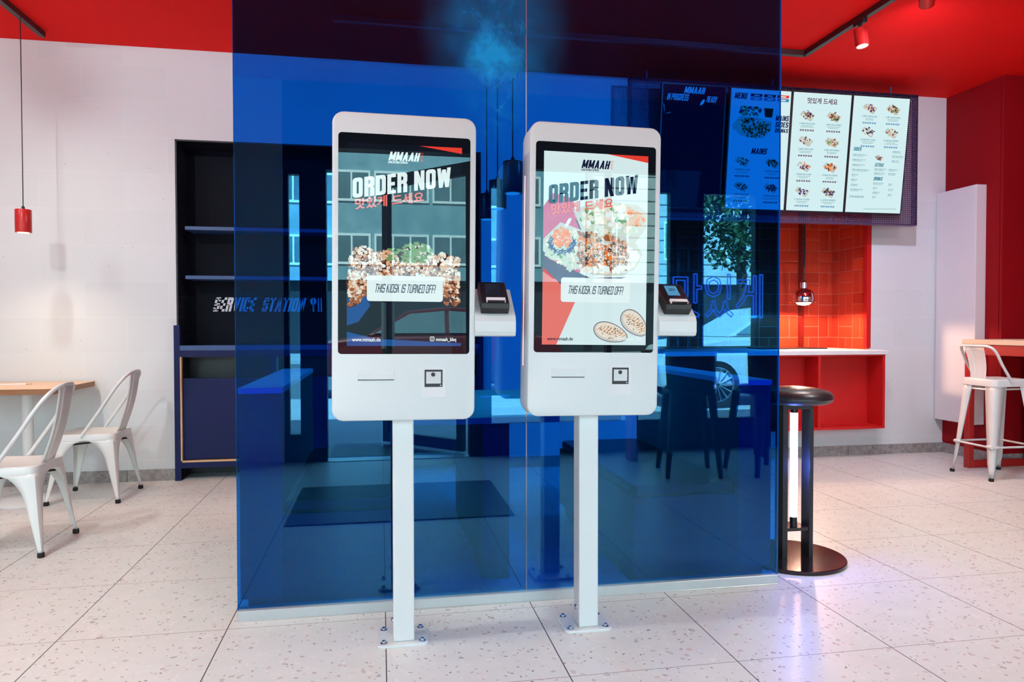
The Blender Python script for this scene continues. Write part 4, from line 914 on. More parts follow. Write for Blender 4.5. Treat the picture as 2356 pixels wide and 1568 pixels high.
for Y_, w_ in ((4.23, 'farthest of the three red pendants behind the blue glass'), (3.83, 'middle one of the three red pendants behind the blue glass'), (3.38, 'nearest of the three red pendants behind the blue glass')):
    pendant(0.62, Y_, 1.775, w_, 14)
def track(name, label, pts):
    mb = MB()
    for a, b in zip(pts[:-1], pts[1:]):
        d = (Vector(b) - Vector(a)).normalized(); n_ = Vector((-d.y, d.x, 0)) * 0.018
        q = [Vector(a) + n_, Vector(a) - n_, Vector(b) - n_, Vector(b) + n_]
        mb.loft([[(p.x, p.y, z) for p in q] for z in (HC - 0.040, HC - 0.002)])
    t = solo(name, mb, pm('dark_track', (0.03, 0.006, 0.008), 0.4), label, 'light track', (*pts[0][:2], HC))
    return t
track('light_track', 'black lighting track on the red ceiling at upper left', [(-2.30, 5.54, 0), (-2.34, 2.4, 0)])
track('light_track', 'black lighting track added out of view farther left to carry a wall-wash spot', [(-3.7, 3.9, 0), (-3.7, 2.4, 0)])  # unseen track, added to hold the spot that washes the left wall
track('light_track', 'dark red lighting track with a corner on the ceiling at upper right', [(-0.3, 4.905, 0), (3.12, 4.925, 0), (3.12, 1.2, 0)])
def track_spot(x, y, aim, label, power, col=(1.0, 0.86, 0.72), size=110):
    t = thing('track_spot', label, 'spotlight', (x, y, HC - 0.04), 'track spotlights')
    mb = MB(); mb.box(x - 0.016, x + 0.016, y - 0.05, y + 0.05, HC - 0.062, HC - 0.038); mb.lathe([(0.012, -0.10), (0.012, -0.06)], (x, y, HC), 12); build('adapter', mb, BLACK, t)
    d = (Vector(aim) - Vector((x, y, HC - 0.10))).normalized(); c0 = Vector((x, y, HC - 0.085)); a = d.orthogonal().normalized(); b = d.cross(a)
    mb = MB(); mb.loft([[c0 + d * h + (a * cos(2 * pi * j / 24) + b * sin(2 * pi * j / 24)) * r for j in range(24)] for h, r in ((0, 0.03), (0.006, 0.042), (0.125, 0.042), (0.125, 0.034), (0.112, 0.032))]); build('lamp_head', mb, LAMPRED, t, smooth=True)
    mb = MB(); mb.loft([[c0 + d * h + (a * cos(2 * pi * j / 24) + b * sin(2 * pi * j / 24)) * 0.033 for j in range(24)] for h in (0.114, 0.120)]); build('bulb', mb, glow('spot_bulb', (1.0, 0.94, 0.86), 25.0), t)
    lamp('spot_light', 'SPOT', tuple(c0 + d * 0.135), power, col, tuple(c0 + d * 2), t, spot_size=R(size), spot_blend=1.0, shadow_soft_size=0.045)
    return t
track_spot(3.12, 4.30, (3.30, 3.9, 0), 'red track spotlight glowing on the upper right ceiling track', 50, (1, 0.92, 0.86), 150)
SPOT_W = (0.95, 0.99, 0.91); COOL = (0.84, 0.95, 1.0)
for x, y, aim, pw, lb in ((-2.335, 4.2, (-2.1, 5.3, 1.0), 26, 'track spotlight over the left chairs'), (-2.34, 2.9, (-1.6, 3.2, 0), 55, 'track spotlight over the left aisle'),
                          (3.12, 3.0, (3.6, 3.4, 0), 24, 'track spotlight over the right aisle'), (3.12, 1.9, (3.6, 2.9, 0), 26, 'track spotlight nearest the street window')):
    track_spot(x, y, aim, 'red ' + lb, pw, SPOT_W)
for x, y, aim, pw, lb in ((-2.34, 2.5 - 0.05, (0.2, 2.2, 0), 60, 'track spotlight added out of view to brighten the floor before the left kiosk'), (3.12, 2.25, (1.6, 2.7, 0), 34, 'track spotlight added out of view to brighten the floor before the right kiosk')):
    track_spot(x, y, aim, 'red ' + lb, pw, SPOT_W, 100)  # unseen spots, added to brighten the floor before the kiosks
for x, y, aim, pw, lb in ((-3.7, 3.1, (-2.2, 5.7, 2.5), 17, 'track spotlight added out of view to wash the top of the left wall'), (-2.34, 1.6, (-0.8, 5.7, 2.2), 62, 'track spotlight added out of view to wash the wall above the service station'),
                          (3.12, 3.7, (4.6, 5.7, 1.6), 66, 'track spotlight added out of view to wash the white wall at right'), (3.12, 2.4, (1.3, 5.7, 2.0), 92, 'track spotlight added out of view to wash the back wall')):
    track_spot(x, y, aim, 'red ' + lb, pw, COOL if 'wall at right' not in lb else (0.70, 0.72, 1.0), 125)  # unseen wall washers, added; the right one tinted for a violet cast

# ------------------------------------------------------------------ right side: hatch counter, menu board, heat lamp
hs = thing('counter_cabinet', 'open red shelf cabinet hung below the white hatch counter', 'cabinet', (3.25, 5.6, 0.26))
cx0, cx1, cy0 = 2.26, 4.262, 5.50
mb = MB(); mb.box(cx0, cx1, YB - 0.015, YB - 0.002, 0.262, 0.897); build('back_panel', mb, REDTRIM, hs)
mb = MB(); mb.box(cx0, cx1, cy0, YB - 0.0155, 0.262, 0.282); mb.box(cx0, cx1, cy0, YB - 0.0155, 0.885, 0.897)
for x in (cx0 + 0.0005, 2.93, 3.628, cx1 - 0.0225): mb.box(x, x + 0.022, cy0 + 0.0005, YB - 0.016, 0.282, 0.885)
build('carcass', mb, REDTRIM, hs)
mb = MB(); mb.box(2.24, 4.285, 5.485, 6.25, 0.898, 0.934); solo('hatch_counter', mb, pm('white_stone_top', (0.80, 0.78, 0.77), 0.3, 0, 0.5), 'white stone counter top running through the red tiled hatch', 'counter', (3.26, 5.9, 0.898), bevel=0.003)
mb = MB(); mb.box(3.35, 3.98, 5.90, 6.2, 0.9345, 0.944); solo('warming_plate', mb, BLACK, 'flat black warming plate on the counter under the chrome heat lamp', 'plate', (3.66, 6.05, 0.9345))
mb = MB(); mb.box(3.905, 3.935, 6.20, 6.249, 0.9345, 2.3); solo('tiled_post', mb, pm('dark_red_post', (0.16, 0.008, 0.006), 0.3), 'dark red upright post in the corner of the hatch', 'post', (3.92, 6.22, 0.9345))
hl = thing('heat_lamp', 'chrome heat lamp on a coiled black cord in the red hatch', 'lamp', (3.677, 5.80, 1.347))
mb = MB(); mb.lathe([(0.122, 0.0), (0.124, 0.004), (0.088, 0.016), (0.092, 0.030), (0.088, 0.075), (0.070, 0.105), (0.036, 0.122), (0.030, 0.128), (0.030, 0.178), (0.022, 0.188), (0.010, 0.20)], (3.677, 5.80, 1.347), 36); build('lamp_shade', mb, CHROME, hl, smooth=True)
mb = MB(); mb.lathe([(0.062, 0.012), (0.060, -0.004), (0.045, -0.016), (0.015, -0.022)], (3.677, 5.80, 1.347), 24); build('bulb', mb, glow('heat_bulb', (1.0, 0.80, 0.55), 14.0), hl, smooth=True)
pth = [(3.677 + 0.011 * cos(i * 1.25), 5.80 + 0.011 * sin(i * 1.25), 1.66 + i * 0.0021) for i in range(330)]
mb = MB(); mb.tube([(3.677, 5.80, 1.54), (3.677, 5.80, 1.66)], 0.007, 8); mb.tube(pth, 0.0042, 5); build('cord', mb, BLACK, hl, smooth=True)
lamp('heat_light', 'SPOT', (3.677, 5.80, 1.318), 44, (1.0, 0.60, 0.40), (3.677, 5.80, 0), hl, spot_size=R(172), spot_blend=0.15, shadow_soft_size=0.05)

# menu board: violet wire mesh frame and four tilted screens
mb = MB(); mb.box(1.955, 4.537, 5.480, 5.482, 2.005, 3.118)
fr_ = solo('mesh_frame', mb, mat_mesh(), 'violet wire mesh frame carrying the four menu screens', 'frame', (3.25, 5.45, 2.0))
mb = MB(); mb.box(1.955, 4.537, 5.48, 5.55, 3.100, 3.118); mb.box(1.955, 4.537, 5.48, 5.55, 2.003, 2.012)
for x in (1.955, 4.530): mb.box(x, x + 0.008, 5.48, 5.55, 2.005, 3.118)
for x in (2.1, 3.2, 4.3): mb.box(x, x + 0.012, 5.52, 5.532, 3.1, HC)
rim = build('rim', mb, pm('violet_steel', (0.13, 0.09, 0.20), 0.4, 0.3), fr_)
MW, MH = 0.515, 0.934
ty, bz = 5.315, 2.092
def menu_screen(x0, label, light):
    """frame(u, v): u from the left, v from the top, both 0..1; the screen leans forward"""
    up = Vector((0, -0.105, 0.929)); n_ = Vector((0, -0.929, -0.105)).normalized(); o = Vector((x0, 5.42, bz))
    t = thing('menu_screen', label, 'screen', (x0 + MW / 2, 5.42, bz), 'menu screens on the board')
    def P_(u, v, l=0.0): return tuple(o + Vector((u * MW, 0, 0)) + up * (1 - v) + n_ * (0.001 + l * 0.0006))
    mb = MB(); e = 0.011
    a = [Vector(P_(-e / MW * 1, -0.012)), Vector(P_(1 + e / MW, -0.012)), Vector(P_(1 + e / MW, 1.012)), Vector(P_(-e / MW, 1.012))]
    mb.loft([[tuple(p - n_ * 0.002) for p in a], [tuple(p - n_ * 0.035) for p in a]]); build('bezel', mb, BLACK, t)
    mb = MB(); mb.poly([P_(0, 0), P_(1, 0), P_(1, 1), P_(0, 1)])
    pn = build('panel', mb, lit('menu_pale', (0.70, 0.93, 0.95), 0.92) if light else lit('menu_dark', (0.020, 0.004, 0.020), 1.0), t)
    return t, pn, P_
M_NAVY = lit('menu_navy', (0.01, 0.012, 0.06), 1.0); M_TEAL = lit('menu_teal', (0.02, 0.22, 0.30), 0.9); M_PLUM = lit('menu_plum', (0.10, 0.012, 0.05), 0.9); M_BLUE = lit('menu_blue', (0.04, 0.25, 0.50), 0.9)
M_GREY = lit('menu_grey', (0.30, 0.52, 0.52), 0.8)
def mtext(par, P_, name, s, u0, u1, v0, v1, mat, bold=0.03, shear=0.2, skew=0.0, l=3):
    m_ = MB(); A = MW / MH
    put_text(m_, s, lambda a, b, q: P_(a / MW, -b / MH, q), u0 * MW, u1 * MW, -v1 * MH, -v0 * MH, bold, shear, skew, l); return build(name, m_, mat, par)
def dish(par, P_, u, v, cap, pal, tagmat, sc=1.0, price=True, lines=2):
    rg = random.Random(hash_(cap)); mb = MB(); mb.cm = 0; w = 0.135 * sc; h = 0.047 * sc
    mb.poly([P_(u + a * w, v + b * h, 1) for a, b in ((-1, -0.1), (-0.6, -0.85), (0.95, -0.15), (0.5, 1.0), (0.25, 0.95))])
    for i in range(46):
        a, b = rg.uniform(-0.85, 0.85), rg.uniform(-0.85, 0.65)
        if abs(a) + abs(b - 0.05) > 1.0: continue
        mb.cm = rg.choice(pal); blob(mb, lambda p, q, l: P_(p / MW, -q / MH, l), (u + a * w * 0.9) * MW, -(v + b * h * 0.9) * MH, 0.0095 * sc, 0.007 * sc, 2 + rg.random() * 2, 6)
    build('dish_picture', mb, FOOD, par)
    if cap: mtext(par, P_, 'dish_name', cap, u - 0.135 * sc, u + 0.135 * sc, v + 0.062 * sc, v + 0.074 * sc, M_TEAL if tagmat is not M_NAVY else M_NAVY, 0.02, 0.15)
    mb = MB()
    for i in range(lines):
        ww = rg.uniform(0.07, 0.13); mb.poly([P_(u + s_ * ww, v + 0.084 * sc + i * 0.012 + d, 3) for s_, d in ((-1, 0), (1, 0), (1, 0.004), (-1, 0.004))])
    build('small_print', mb, M_GREY, par)
    if price:
        mb = MB(); mb.cm = 0
        for i in range(3):
            c = u - 0.085 + i * 0.085; mb.poly([P_(c + a, v + 0.118 + b, 3) for a, b in ((-0.035, 0), (0.037, 0), (0.033, 0.013), (-0.031, 0.013))])
        mb.cm = 1
        for i in range(3):
            c = u - 0.085 + i * 0.085; mb.poly([P_(c + a, v + 0.122 + b, 4) for a, b in ((-0.018, 0), (0.018, 0), (0.018, 0.005), (-0.018, 0.005))])
        build('price_tags', mb, [tagmat, SC_WHITE], par)
def hash_(s): return sum((i + 3) * ord(c) for i, c in enumerate(s)) % 9973
# screen 1: order status
t0, p0, P0 = menu_screen(2.165, 'dark order status screen, first of the four menu screens', False)
mtext(p0, P0, 'logo', 'MMAAH', 0.33, 0.68, 0.012, 0.066, SC_WHITE, 0.05, 0.25)
mtext(p0, P0, 'heading', 'IN PROGRESS', 0.06, 0.42, 0.074, 0.126, SC_WHITE, 0.035, 0.2); mtext(p0, P0, 'heading', 'READY', 0.70, 0.88, 0.080, 0.128, SC_WHITE, 0.035, 0.2)
# screen 2: mains
t1, p1, P1 = menu_screen(2.733, 'menu screen headed MENU with a large bowl, half behind the glass', True)
mtext(p1, P1, 'heading', 'MENU', 0.05, 0.27, 0.035, 0.085, M_NAVY, 0.05, 0.2)
for i in range(3):
    mb = MB(); c = 0.42 + i * 0.225
    for r_, mt in ((0, 0), (1, 1)):
        mb.cm = mt; mb.poly([P1(c + a, 0.036 + r_ * 0.030 + b, 2) for a, b in ((-0.10, 0), (0.10, 0), (0.09, 0.024), (-0.10, 0.024))])
    mb.cm = 2
    for r_ in (0, 1): mb.poly([P1(c + a, 0.044 + r_ * 0.030 + b, 3) for a, b in ((-0.045, 0), (0.045, 0), (0.045, 0.009), (-0.045, 0.009))])
    build('menu_tab', mb, [M_NAVY if i < 2 else SC_RED, M_BLUE, SC_WHITE], p1)
mb = MB(); rg = random.Random(5); mb.cm = 0
fr1 = lambda p, q, l: P1(p / MW, -q / MH, l)
mb.poly([P1(a, b, 1) for a, b in ((0.03, 0.31), (0.16, 0.225), (0.45, 0.23), (0.70, 0.26), (0.70, 0.32), (0.58, 0.40), (0.42, 0.405), (0.2, 0.385))])
for i in range(190):
    a = rg.random() * 2 * pi; r = rg.random() ** 0.5; u, v = 0.37 + 0.31 * r * cos(a), 0.315 + 0.075 * r * sin(a)
    mb.cm = rg.choice((5, 5, 3)) if u < 0.2 else rg.choice((8, 1, 1, 6, 8, 3)); blob(mb, fr1, u * MW, -v * MH, 0.012, 0.008, 2 + rg.random(), 6)
for i in range(70):
    mb.cm = rg.choice((4, 5, 8, 7)); blob(mb, fr1, rg.uniform(0.16, 0.50) * MW, -rg.uniform(0.145, 0.215) * MH, 0.012, 0.009, 2 + rg.random(), 6)
mb.cm = 8; mb.poly([P1(a, b, 3) for a, b in ((0.55, 0.125), (0.72, 0.125), (0.70, 0.225), (0.58, 0.225))]); mb.cm = 9; mb.poly([P1(a, b, 4) for a, b in ((0.55, 0.125), (0.72, 0.125), (0.715, 0.15), (0.555, 0.15))])
mb.poly([P1(a, b, 5) for a, b in ((0.20, 0.290), (0.55, 0.250), (0.70, 0.265), (0.55, 0.258))])
build('food_picture', mb, FOOD, p1)
for s, u1_, v in (('MAINS', 0.99, 0.205), ('SIDES', 0.99, 0.258), ('DRINKS', 0.99, 0.312)): mtext(p1, P1, 'heading', s, 0.76, u1_, v, v + (0.044 if s != 'DRINKS' else 0.034), M_NAVY, 0.05, 0.15)
mtext(p1, P1, 'heading', 'MAINS', 0.38, 0.66, 0.485, 0.535, M_NAVY, 0.05, 0.25)
for i, (u, v, c, pal) in enumerate(((0.25, 0.60, '1. BULGOGI BEEF CLASSIC', (5, 1, 3, 8)), (0.76, 0.605, '2. BULGOGI BEEF FRESHNESS', (8, 1, 4)), (0.25, 0.81, '3. KOREAN CHICKEN CLASSIC', (8, 7, 5, 1)), (0.76, 0.815, '4. KOREAN CHICKEN FRESHNESS', (8, 1, 7)))): dish(p1, P1, u, v, c, pal, M_NAVY)
# screen 3: eight dishes
t2, p2, P2 = menu_screen(3.271, 'menu screen with eight rice dishes under a red Korean heading', True)
mtext(p2, P2, 'heading', '맛있게 드세요', 0.24, 0.76, 0.040, 0.090, M_PLUM, 0.02, 0.0, 0.0)
for i, (c, pal) in enumerate((('5. CHICKEN TERIYAKI CLASSIC', (8, 7, 1, 9, 3)), ('6. CHICKEN TERIYAKI FRESHNESS', (4, 8, 6, 1)), ('7. MANDU VEGGIE CLASSIC', (2, 3, 5, 7)), ('8. MANDU VEGGIE FRESHNESS', (2, 3, 1, 4)), ('9. MANDU CHILI CLASSIC', (1, 6, 7, 9, 3)), ('10. MANDU CHILI FRESHNESS', (1, 6, 8, 6)), ('11. JAPCHAE CLASSIC', (7, 7, 9, 10)), ('12. JAPCHAE FRESHNESS', (7, 8, 4, 10)))):
    dish(p2, P2, 0.26 + 0.46 * (i % 2), 0.19 + 0.215 * (i // 2), c, pal, M_PLUM if i < 6 else M_BLUE)
# screen 4: dishes, sides, extras, drinks
t3, p3, P3 = menu_screen(3.8085, 'rightmost menu screen listing sides, extras and drinks', True)
for i, (c, pal) in enumerate((('13. CRISPY CHICKEN CLASSIC', (8, 7, 1, 3)), ('14. CRISPY CHICKEN FRESHNESS', (1, 8, 4, 2)), ('15. MANDU BEEF CLASSIC', (9, 5, 7, 8)), ('16. MANDU BEEF FRESHNESS', (9, 5, 8, 2)))):
    dish(p3, P3, 0.30 + 0.42 * (i % 2), 0.10 + 0.20 * (i // 2), c, pal, M_BLUE)
dish(p3, P3, 0.53, 0.52, '', (8, 7, 1, 3), M_BLUE, 0.6, False, 0)
for s, u, v in (('SIDES', 0.06, 0.435), ('EXTRAS', 0.46, 0.565), ('DRINKS', 0.46, 0.685)): mtext(p3, P3, 'heading', s, u, u + (0.15 if s == 'SIDES' else 0.17), v, v + 0.031, M_TEAL, 0.04, 0.25)
rg = random.Random(9)
for u, v0, dv, names in ((0.06, 0.495, 0.043, ('MANDU VEGGIE 2 STK. 2,9', 'MANDU CHILI 2 STK. 2,9', 'MANDU BEEF 2 STK. 2,9', 'CRISPY CHICKEN BITES SMALL 4,9', 'PICKLES 2,9', 'KIMCHI 2,9', 'COLESLAW 2,9', 'RICE KIMCHI SALAD 3,9')),
                         (0.46, 0.612, 0.036, ('MANDU VEGGIE 2 STK. 3', 'MANDU BEEF 2 STK. 3')), (0.72, 0.612, 0.036, ('MANDU CHILI 2 STK. 3', 'CRISPY CHICKEN 3')),
                         (0.46, 0.735, 0.040, ('GREEN TEA 0,33 2,9', 'COLA 2,5', 'LEMONADE 2,9', 'WATER 2')), (0.74, 0.740, 0.045, ('BEER 3,5', 'ICE TEA 2,9', 'JUICE 2,9')), (0.76, 0.455, 0.040, ('CHICKEN BITES 4,9', 'CRISPY CHICKEN BITES 7,9', 'MANDU 3 STK. 3,9'))):
    for i, nm in enumerate(names):
        mtext(p3, P3, 'price_line', nm, u, u + 0.0105 * len(nm) * (1 if u < 0.7 else 0.82), v0 + i * dv, v0 + i * dv + 0.0115, M_TEAL, 0.02, 0.15)
    mb = MB()
    for i in range(len(names)):
        ww = 0.0105 * len(names[i]) * rg.uniform(0.6, 0.95); mb.poly([P3(u + a, v0 + i * dv + 0.017 + b, 3) for a, b in ((0, 0), (ww, 0), (ww, 0.003), (0, 0.003))])
    build('small_print', mb, M_GREY, p3)
mtext(p3, P3, 'heading', 'EXTRA SAUCES 0,5€', 0.05, 0.31, 0.855, 0.872, M_TEAL, 0.02, 0.2)
mb = MB(); mb.poly([P3(a, b, 3) for a, b in ((0.32, 0.968), (0.92, 0.960), (0.92, 0.964), (0.32, 0.972))]); build('small_print', mb, M_GREY, p3)
lamp_on = None

# ------------------------------------------------------------------ right wall: radiator, high table, bar stool
rd = MB(); rd.box(4.92, 5.0195, 5.262, 5.70, 0.305, 2.330)
rad = solo('wall_radiator', rd, WHITE, 'tall flat white radiator panel on the dark red right wall', 'radiator', (4.97, 5.48, 0.305), bevel=0.004)
mb = MB()
for z in (0.5, 2.1): mb.box(5.0, 5.0195, 5.3, 5.66, z, z + 0.04)
build('wall_bracket', mb, WHITE, rad)
ht = thing('high_table', 'red steel framed high table with oak top along the right wall', 'table', (4.95, 4.2, 0))
mb = MB(); mb.box(4.625, 5.28, 2.6, 5.075, 0.995, 1.035); build('tabletop', mb, OAKY, ht, bevel=0.004)
def frame_end(y):
    mb = MB()
    for x in (4.64, 5.21): mb.box(x, x + 0.05, y - 0.05, y, 0, 0.995)
    mb.box(4.69, 5.21, y - 0.0495, y - 0.0005, 0.0005, 0.055); mb.box(4.69, 5.21, y - 0.0495, y - 0.0005, 0.94, 0.9945); return mb
build('leg_frame', frame_end(5.06), REDSTEEL, ht, bevel=0.002, seg=1); build('leg_frame', frame_end(2.70), REDSTEEL, ht, bevel=0.002, seg=1)
mb = MB(); mb.box(4.641, 4.689, 2.7, 5.01, 0.915, 0.994); mb.box(5.211, 5.259, 2.7, 5.01, 0.915, 0.994); build('apron', mb, REDSTEEL, ht, bevel=0.002, seg=1)
mb = MB(); mb.box(5.21, 5.255, 2.7, 5.03, 0.23, 0.28); build('footrest', mb, REDTRIM, ht, bevel=0.002, seg=1)

def make_barstool():
    """low-back metal bar stool facing +x"""
    t = thing('bar_stool', 'white low-backed metal bar stool at the red high table', 'stool', (0, 0, 0))
    hw, zs = 0.152, 0.745
    build('seat', ring_seat(hw + 0.008, 0.03, zs - 0.055, zs), CHAIRW, t, smooth=True, world=False)
    for sx in (-1, 1):
        for sy in (-1, 1):
            mb = MB(); n = 14; rings = []
            T_ = Vector((sx * hw, sy * hw, zs - 0.04)); F_ = Vector((sx * 0.212, sy * 0.196, 0.02))
            for i in range(n + 1):
                f = i / n; c = T_.lerp(F_, f); w = 0.092 * (1 - f) + 0.032 * f if f < 0.86 else 0.030 - (f - 0.86) * 0.05; r = 0.018
                rings.append([c + Vector((-sx * w, 0, 0)), c + Vector((-sx * r, 0, 0)), c + Vector((-sx * r * 0.29, -sy * r * 0.29, 0)), c + Vector((0, -sy * r, 0)), c + Vector((0, -sy * w, 0))])
            mb.loft(rings, cap=False, closed=False); l = build('leg', mb, CHAIRW, t, smooth=True, world=False, solid=0.003)
            mb = MB(); mb.lathe([(0.0165, 0), (0.018, 0.004), (0.017, 0.022)], (sx * 0.205, sy * 0.189, 0), 14); build('rubber_foot', mb, RUBBER, l, smooth=True, world=False)
    q = 0.195; z = 0.245; yy = 0.18
    for a, b in (((-q, -yy), (q, -yy)), ((q, -yy), (q, yy)), ((q, yy), (-q, yy)), ((-q, yy), (-q, -yy))):
        mb = MB(); a_, b_ = Vector((*a, z)), Vector((*b, z)); mb.tube([a_, a_.lerp(b_, 0.12), a_.lerp(b_, 0.16), a_.lerp(b_, 0.84), a_.lerp(b_, 0.88), b_], [0.013, 0.013, 0.008, 0.008, 0.013, 0.013], 8); build('footrail', mb, CHAIRW, t, smooth=True, world=False)
    for y in (-0.125, 0.125):
        mb = MB(); mb.tube([(-0.15, y, zs - 0.075), (0.15, y, zs - 0.075)], 0.007, 8); build('stretcher', mb, CHAIRW, t, smooth=True, world=False)
    mb = MB(); mb.tube([(-0.142, -0.13, zs - 0.08), (-0.142, 0.13, zs - 0.08)], 0.007, 8); st_ = build('stretcher', mb, CHAIRW, t, smooth=True, world=False)
    for y in (-0.11, 0.11):
        mb = MB(); mb.tube([(-0.142, y - 0.016, zs - 0.08), (-0.142, y + 0.016, zs - 0.08)], 0.011, 10); build('rubber_sleeve', mb, RUBBER, st_, smooth=True, world=False)
    p = [(-0.02, -0.168, zs - 0.02), (-0.10, -0.168, zs + 0.10), (-0.155, -0.162, zs + 0.205), (-0.185, -0.130, zs + 0.242), (-0.19, -0.06, zs + 0.247)]
    p = p + [(a, -b, c) for a, b, c in p[::-1]]
    mb = MB(); mb.tube(smooth_path(p, 6), 0.0105, 10); build('back_hoop', mb, CHAIRW, t, smooth=True, world=False)
    mb = MB(); splat(mb, -0.150, zs - 0.03, -0.192, zs + 0.245, 0.070, 0.095); build('backrest', mb, CHAIRW, t, smooth=True, world=False, solid=0.002)
    return t
bs = make_barstool(); bs.location = (4.615, 4.73, 0); bs.rotation_euler = (0, 0, R(-1.5))

# round stool with a lit tube between its posts
BRONZE = pm('bronze_black_steel', (0.018, 0.010, 0.010), 0.12, 0.2, 0.6)
def tube_stool(x, y, label):
    t = thing('light_stool', label, 'stool', (x, y, 0))
    mb = MB(); mb.lathe([(0.252, 0), (0.254, 0.003), (0.254, 0.016), (0.251, 0.019), (0.02, 0.019)], (x, y, 0), 72); build('base', mb, BRONZE, t, smooth=True)
    mb = MB(); mb.lathe([(0.12, 0.768), (0.165, 0.770), (0.182, 0.778), (0.191, 0.794), (0.187, 0.812), (0.170, 0.828), (0.12, 0.840), (0.06, 0.847), (0.005, 0.849)], (x, y, 0), 56); build('seat', mb, LEATHER, t, smooth=True)
    # two flat uprights either side of the tube, a plate under the seat and a bridge near the floor
    for a, b in ((-0.082, -0.054), (0.060, 0.081)):
        mb = MB(); mb.box(x + a, x + b, y - 0.060, y + 0.010, 0.019, 0.768); build('upright', mb, BLACKM, t, bevel=0.001, seg=1)
    mb = MB(); mb.box(x - 0.0535, x + 0.0595, y - 0.059, y + 0.009, 0.742, 0.7675); build('seat_plate', mb, BLACKM, t)
    mb = MB(); mb.box(x - 0.0535, x + 0.0595, y - 0.055, y + 0.055, 0.150, 0.166); build('bridge', mb, BRONZE, t)
    tx, tyy = x, y - 0.02
    mb = MB(); mb.lathe([(0.0185, 0.212), (0.0185, 0.722)], (tx, tyy, 0), 20); tb_ = build('light_tube', mb, glow('cool_tube', (0.70, 0.90, 1.0), 1.6), t, smooth=True)
    mb = MB(); mb.lathe([(0.017, 0.166), (0.017, 0.212), (0.0188, 0.214)], (tx, tyy, 0), 16); build('tube_socket', mb, BLACK, tb_, smooth=True)
    mb = MB(); mb.lathe([(0.0188, 0.720), (0.017, 0.722), (0.017, 0.742)], (tx, tyy, 0), 16); build('tube_socket', mb, BLACK, tb_, smooth=True)
    lamp('tube_light', 'POINT', (tx, tyy - 0.03, 0.46), 4.5, (0.10, 0.20, 1.0), None, t, shadow_soft_size=0.05)
    return t
tube_stool(1.982, 3.22, 'black round stool with a glowing white tube at the right end of the glass')

# ------------------------------------------------------------------ booth behind the glass
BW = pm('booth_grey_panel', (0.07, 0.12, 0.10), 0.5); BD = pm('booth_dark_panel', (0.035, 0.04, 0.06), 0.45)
def bench(x0, x1, sx0, sx1, label):
    t = thing('booth_bench', label, 'bench', ((x0 + x1) / 2, 3.6, 0), 'booth benches behind the glass')
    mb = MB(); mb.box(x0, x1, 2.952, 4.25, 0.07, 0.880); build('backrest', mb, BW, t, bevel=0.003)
    mb = MB(); mb.box(x0 - 0.003, x1 + 0.003, 2.950, 4.253, 0.880, 0.904); build('cap', mb, WHITE, t, bevel=0.003)  # white top puts the strong light from above into the colour
    mb = MB(); mb.box(sx0, sx1, 2.952, 4.25, 0.07, 0.40); build('seat_box', mb, BD, t)
    mb = MB(); mb.loft([[(a, b, z) for a, b in rrect(sx1 - sx0 - 0.01, 1.28, 0.03, 4, (sx0 + sx1) / 2, 3.60)] for z in (0.40, 0.45)]); build('seat_cushion', mb, LEATHER, t, bevel=0.012)
    lo, hi = min(x0, sx0), max(x1, sx1)
    mb = MB(); mb.box(lo + 0.026, hi - 0.026, 2.975, 4.23, 0, 0.07); build('plinth', mb, BD, t)
    return t
bench(-0.548, -0.386, -0.386, 0.10, 'left booth bench with grey back and a top painted white as if strongly lit, behind the blue glass')
bench(1.560, 1.717, 1.07, 1.560, 'right booth bench with grey back and a top painted white as if strongly lit, behind the blue glass')
bt = thing('booth_table', 'pale topped booth table behind the glass between the two kiosks', 'table', (0.62, 3.8, 0))
mb = MB(); mb.box(0.14, 1.08, 3.14, 4.50, 0.712, 0.742); build('tabletop', mb, OAK, bt, bevel=0.003)
mb = MB(); mb.box(0.45, 0.57, 3.20, 4.42, 0.0, 0.712); build('leg_panel', mb, BD, bt)
sticks(0.63, 4.02, 0.7423, 0.25, 'white chopstick sleeve lying farther back on the booth table', 0.22)
sticks(0.66, 3.62, 0.7423, 0.22, 'white chopstick sleeve lying nearer the glass on the booth table', 0.22)

# ------------------------------------------------------------------ things by the street windows, seen mirrored in the glass
mt = NT('ribbed_mat'); P = mt.pos(); x, y, z = mt.sep(P)
mt.base(mt.mix(mt.math('LESS_THAN', mt.math('FRACT', mt.math('DIVIDE', y, 0.022)), 0.45), (0.012, 0.013, 0.02), (0.05, 0.055, 0.075)), 0.45, 0, 0.4)
mb = MB(); mb.box(-0.55, 0.79, 0.62, 1.615, 0.0, 0.007); solo('entrance_mat', mb, mt.m, 'dark ribbed entrance mat inside the open door', 'mat', (0.12, 1.1, 0))
mb = MB(); mb.box(-0.45, 0.70, -1.35, -0.62, -0.015, -0.008); solo('entrance_mat', mb, mt.m, 'dark ribbed mat outside on the pavement before the door', 'mat', (0.12, -1.0, -0.015))
wt = thing('window_table', 'dark high table at the street window, mirrored in the right pane', 'table', (2.9, 0.05, 0))
mb = MB(); mb.box(2.0, 4.6, -0.25, 0.35, 0.92, 0.96); build('tabletop', mb, BD, wt)
for x in (2.1, 3.3, 4.5):
    mb = MB(); mb.box(x - 0.03, x + 0.03, -0.05, 0.10, 0, 0.92); build('leg', mb, REDSTEEL, wt)
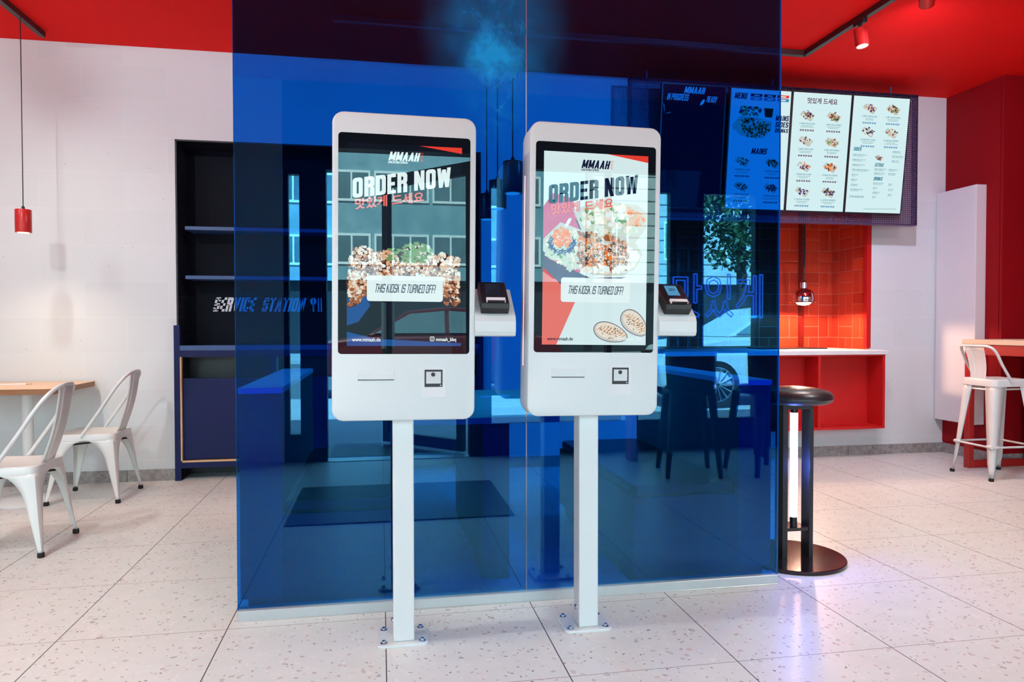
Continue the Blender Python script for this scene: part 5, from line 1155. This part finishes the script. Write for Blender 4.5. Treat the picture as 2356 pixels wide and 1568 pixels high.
def dark_chair(x, y, rz, label):
    t = thing('window_chair', label, 'chair', (x, y, 0), 'dark chairs at the window table')
    mb = MB(); mb.lathe([(0.19, 0.62), (0.20, 0.63), (0.20, 0.66), (0.17, 0.68), (0.01, 0.685)], (0, 0, 0), 24); build('seat', mb, BLACK, t, smooth=True, world=False)
    for a, b in ((-1, -1), (-1, 1), (1, -1), (1, 1)):
        mb = MB(); mb.tube([(a * 0.14, b * 0.14, 0.63), (a * 0.20, b * 0.20, 0.0)], [0.034, 0.018], 8); build('leg', mb, BLACK, t, smooth=True, world=False)
    mb = MB(); mb.loft([[(0.20 * cos(a) * s, 0.20 * sin(a) * s, z) for a in [R(20 + 140 * j / 10) for j in range(11)]] for z, s in ((0.66, 0.96), (0.80, 1.02), (0.98, 1.06))], cap=False, closed=False); build('backrest', mb, BLACK, t, smooth=True, world=False, solid=0.012)
    t.rotation_euler = (0, 0, rz); return t
dark_chair(2.35, 0.62, 0.2, 'left dark chair at the street window table'); dark_chair(2.95, 0.66, -0.15, 'middle dark chair at the street window table'); dark_chair(3.55, 0.62, 0.1, 'right dark chair at the street window table')
# blue neon lettering hanging in the window, facing the street
ng = MB()
def outline(s, x0, x1, z0, z1, y):
    cu = bpy.data.curves.new('txt', 'FONT'); cu.body = s; cu.fill_mode = 'NONE'; cu.resolution_u = 2
    ob = bpy.data.objects.new('txt', cu); COL.objects.link(ob); bpy.context.view_layer.update()
    me = bpy.data.meshes.new_from_object(ob.evaluated_get(bpy.context.evaluated_depsgraph_get()))
    vs = [v.co.copy() for v in me.vertices]; ed = [tuple(e.vertices) for e in me.edges]
    bpy.data.objects.remove(ob); bpy.data.curves.remove(cu); bpy.data.meshes.remove(me)
    if not vs: return
    a0, a1 = min(v.x for v in vs), max(v.x for v in vs); b0, b1 = min(v.y for v in vs), max(v.y for v in vs)
    q = [Vector((x0 + (v.x - a0) / (a1 - a0) * (x1 - x0), y, z0 + (v.y - b0) / (b1 - b0) * (z1 - z0))) for v in vs]
    for i, j in ed:
        if (q[i] - q[j]).length > 1e-4: ng.tube([q[i], q[j]], 0.005, 5)
outline('맛있게', 2.62, 3.50, 1.22, 1.62, -0.32)
solo('neon_sign', ng, glow('blue_neon', (0.04, 0.20, 1.0), 4.5), 'blue neon lettering in the street window, mirrored at right', 'sign', (3.06, -0.32, 1.4))
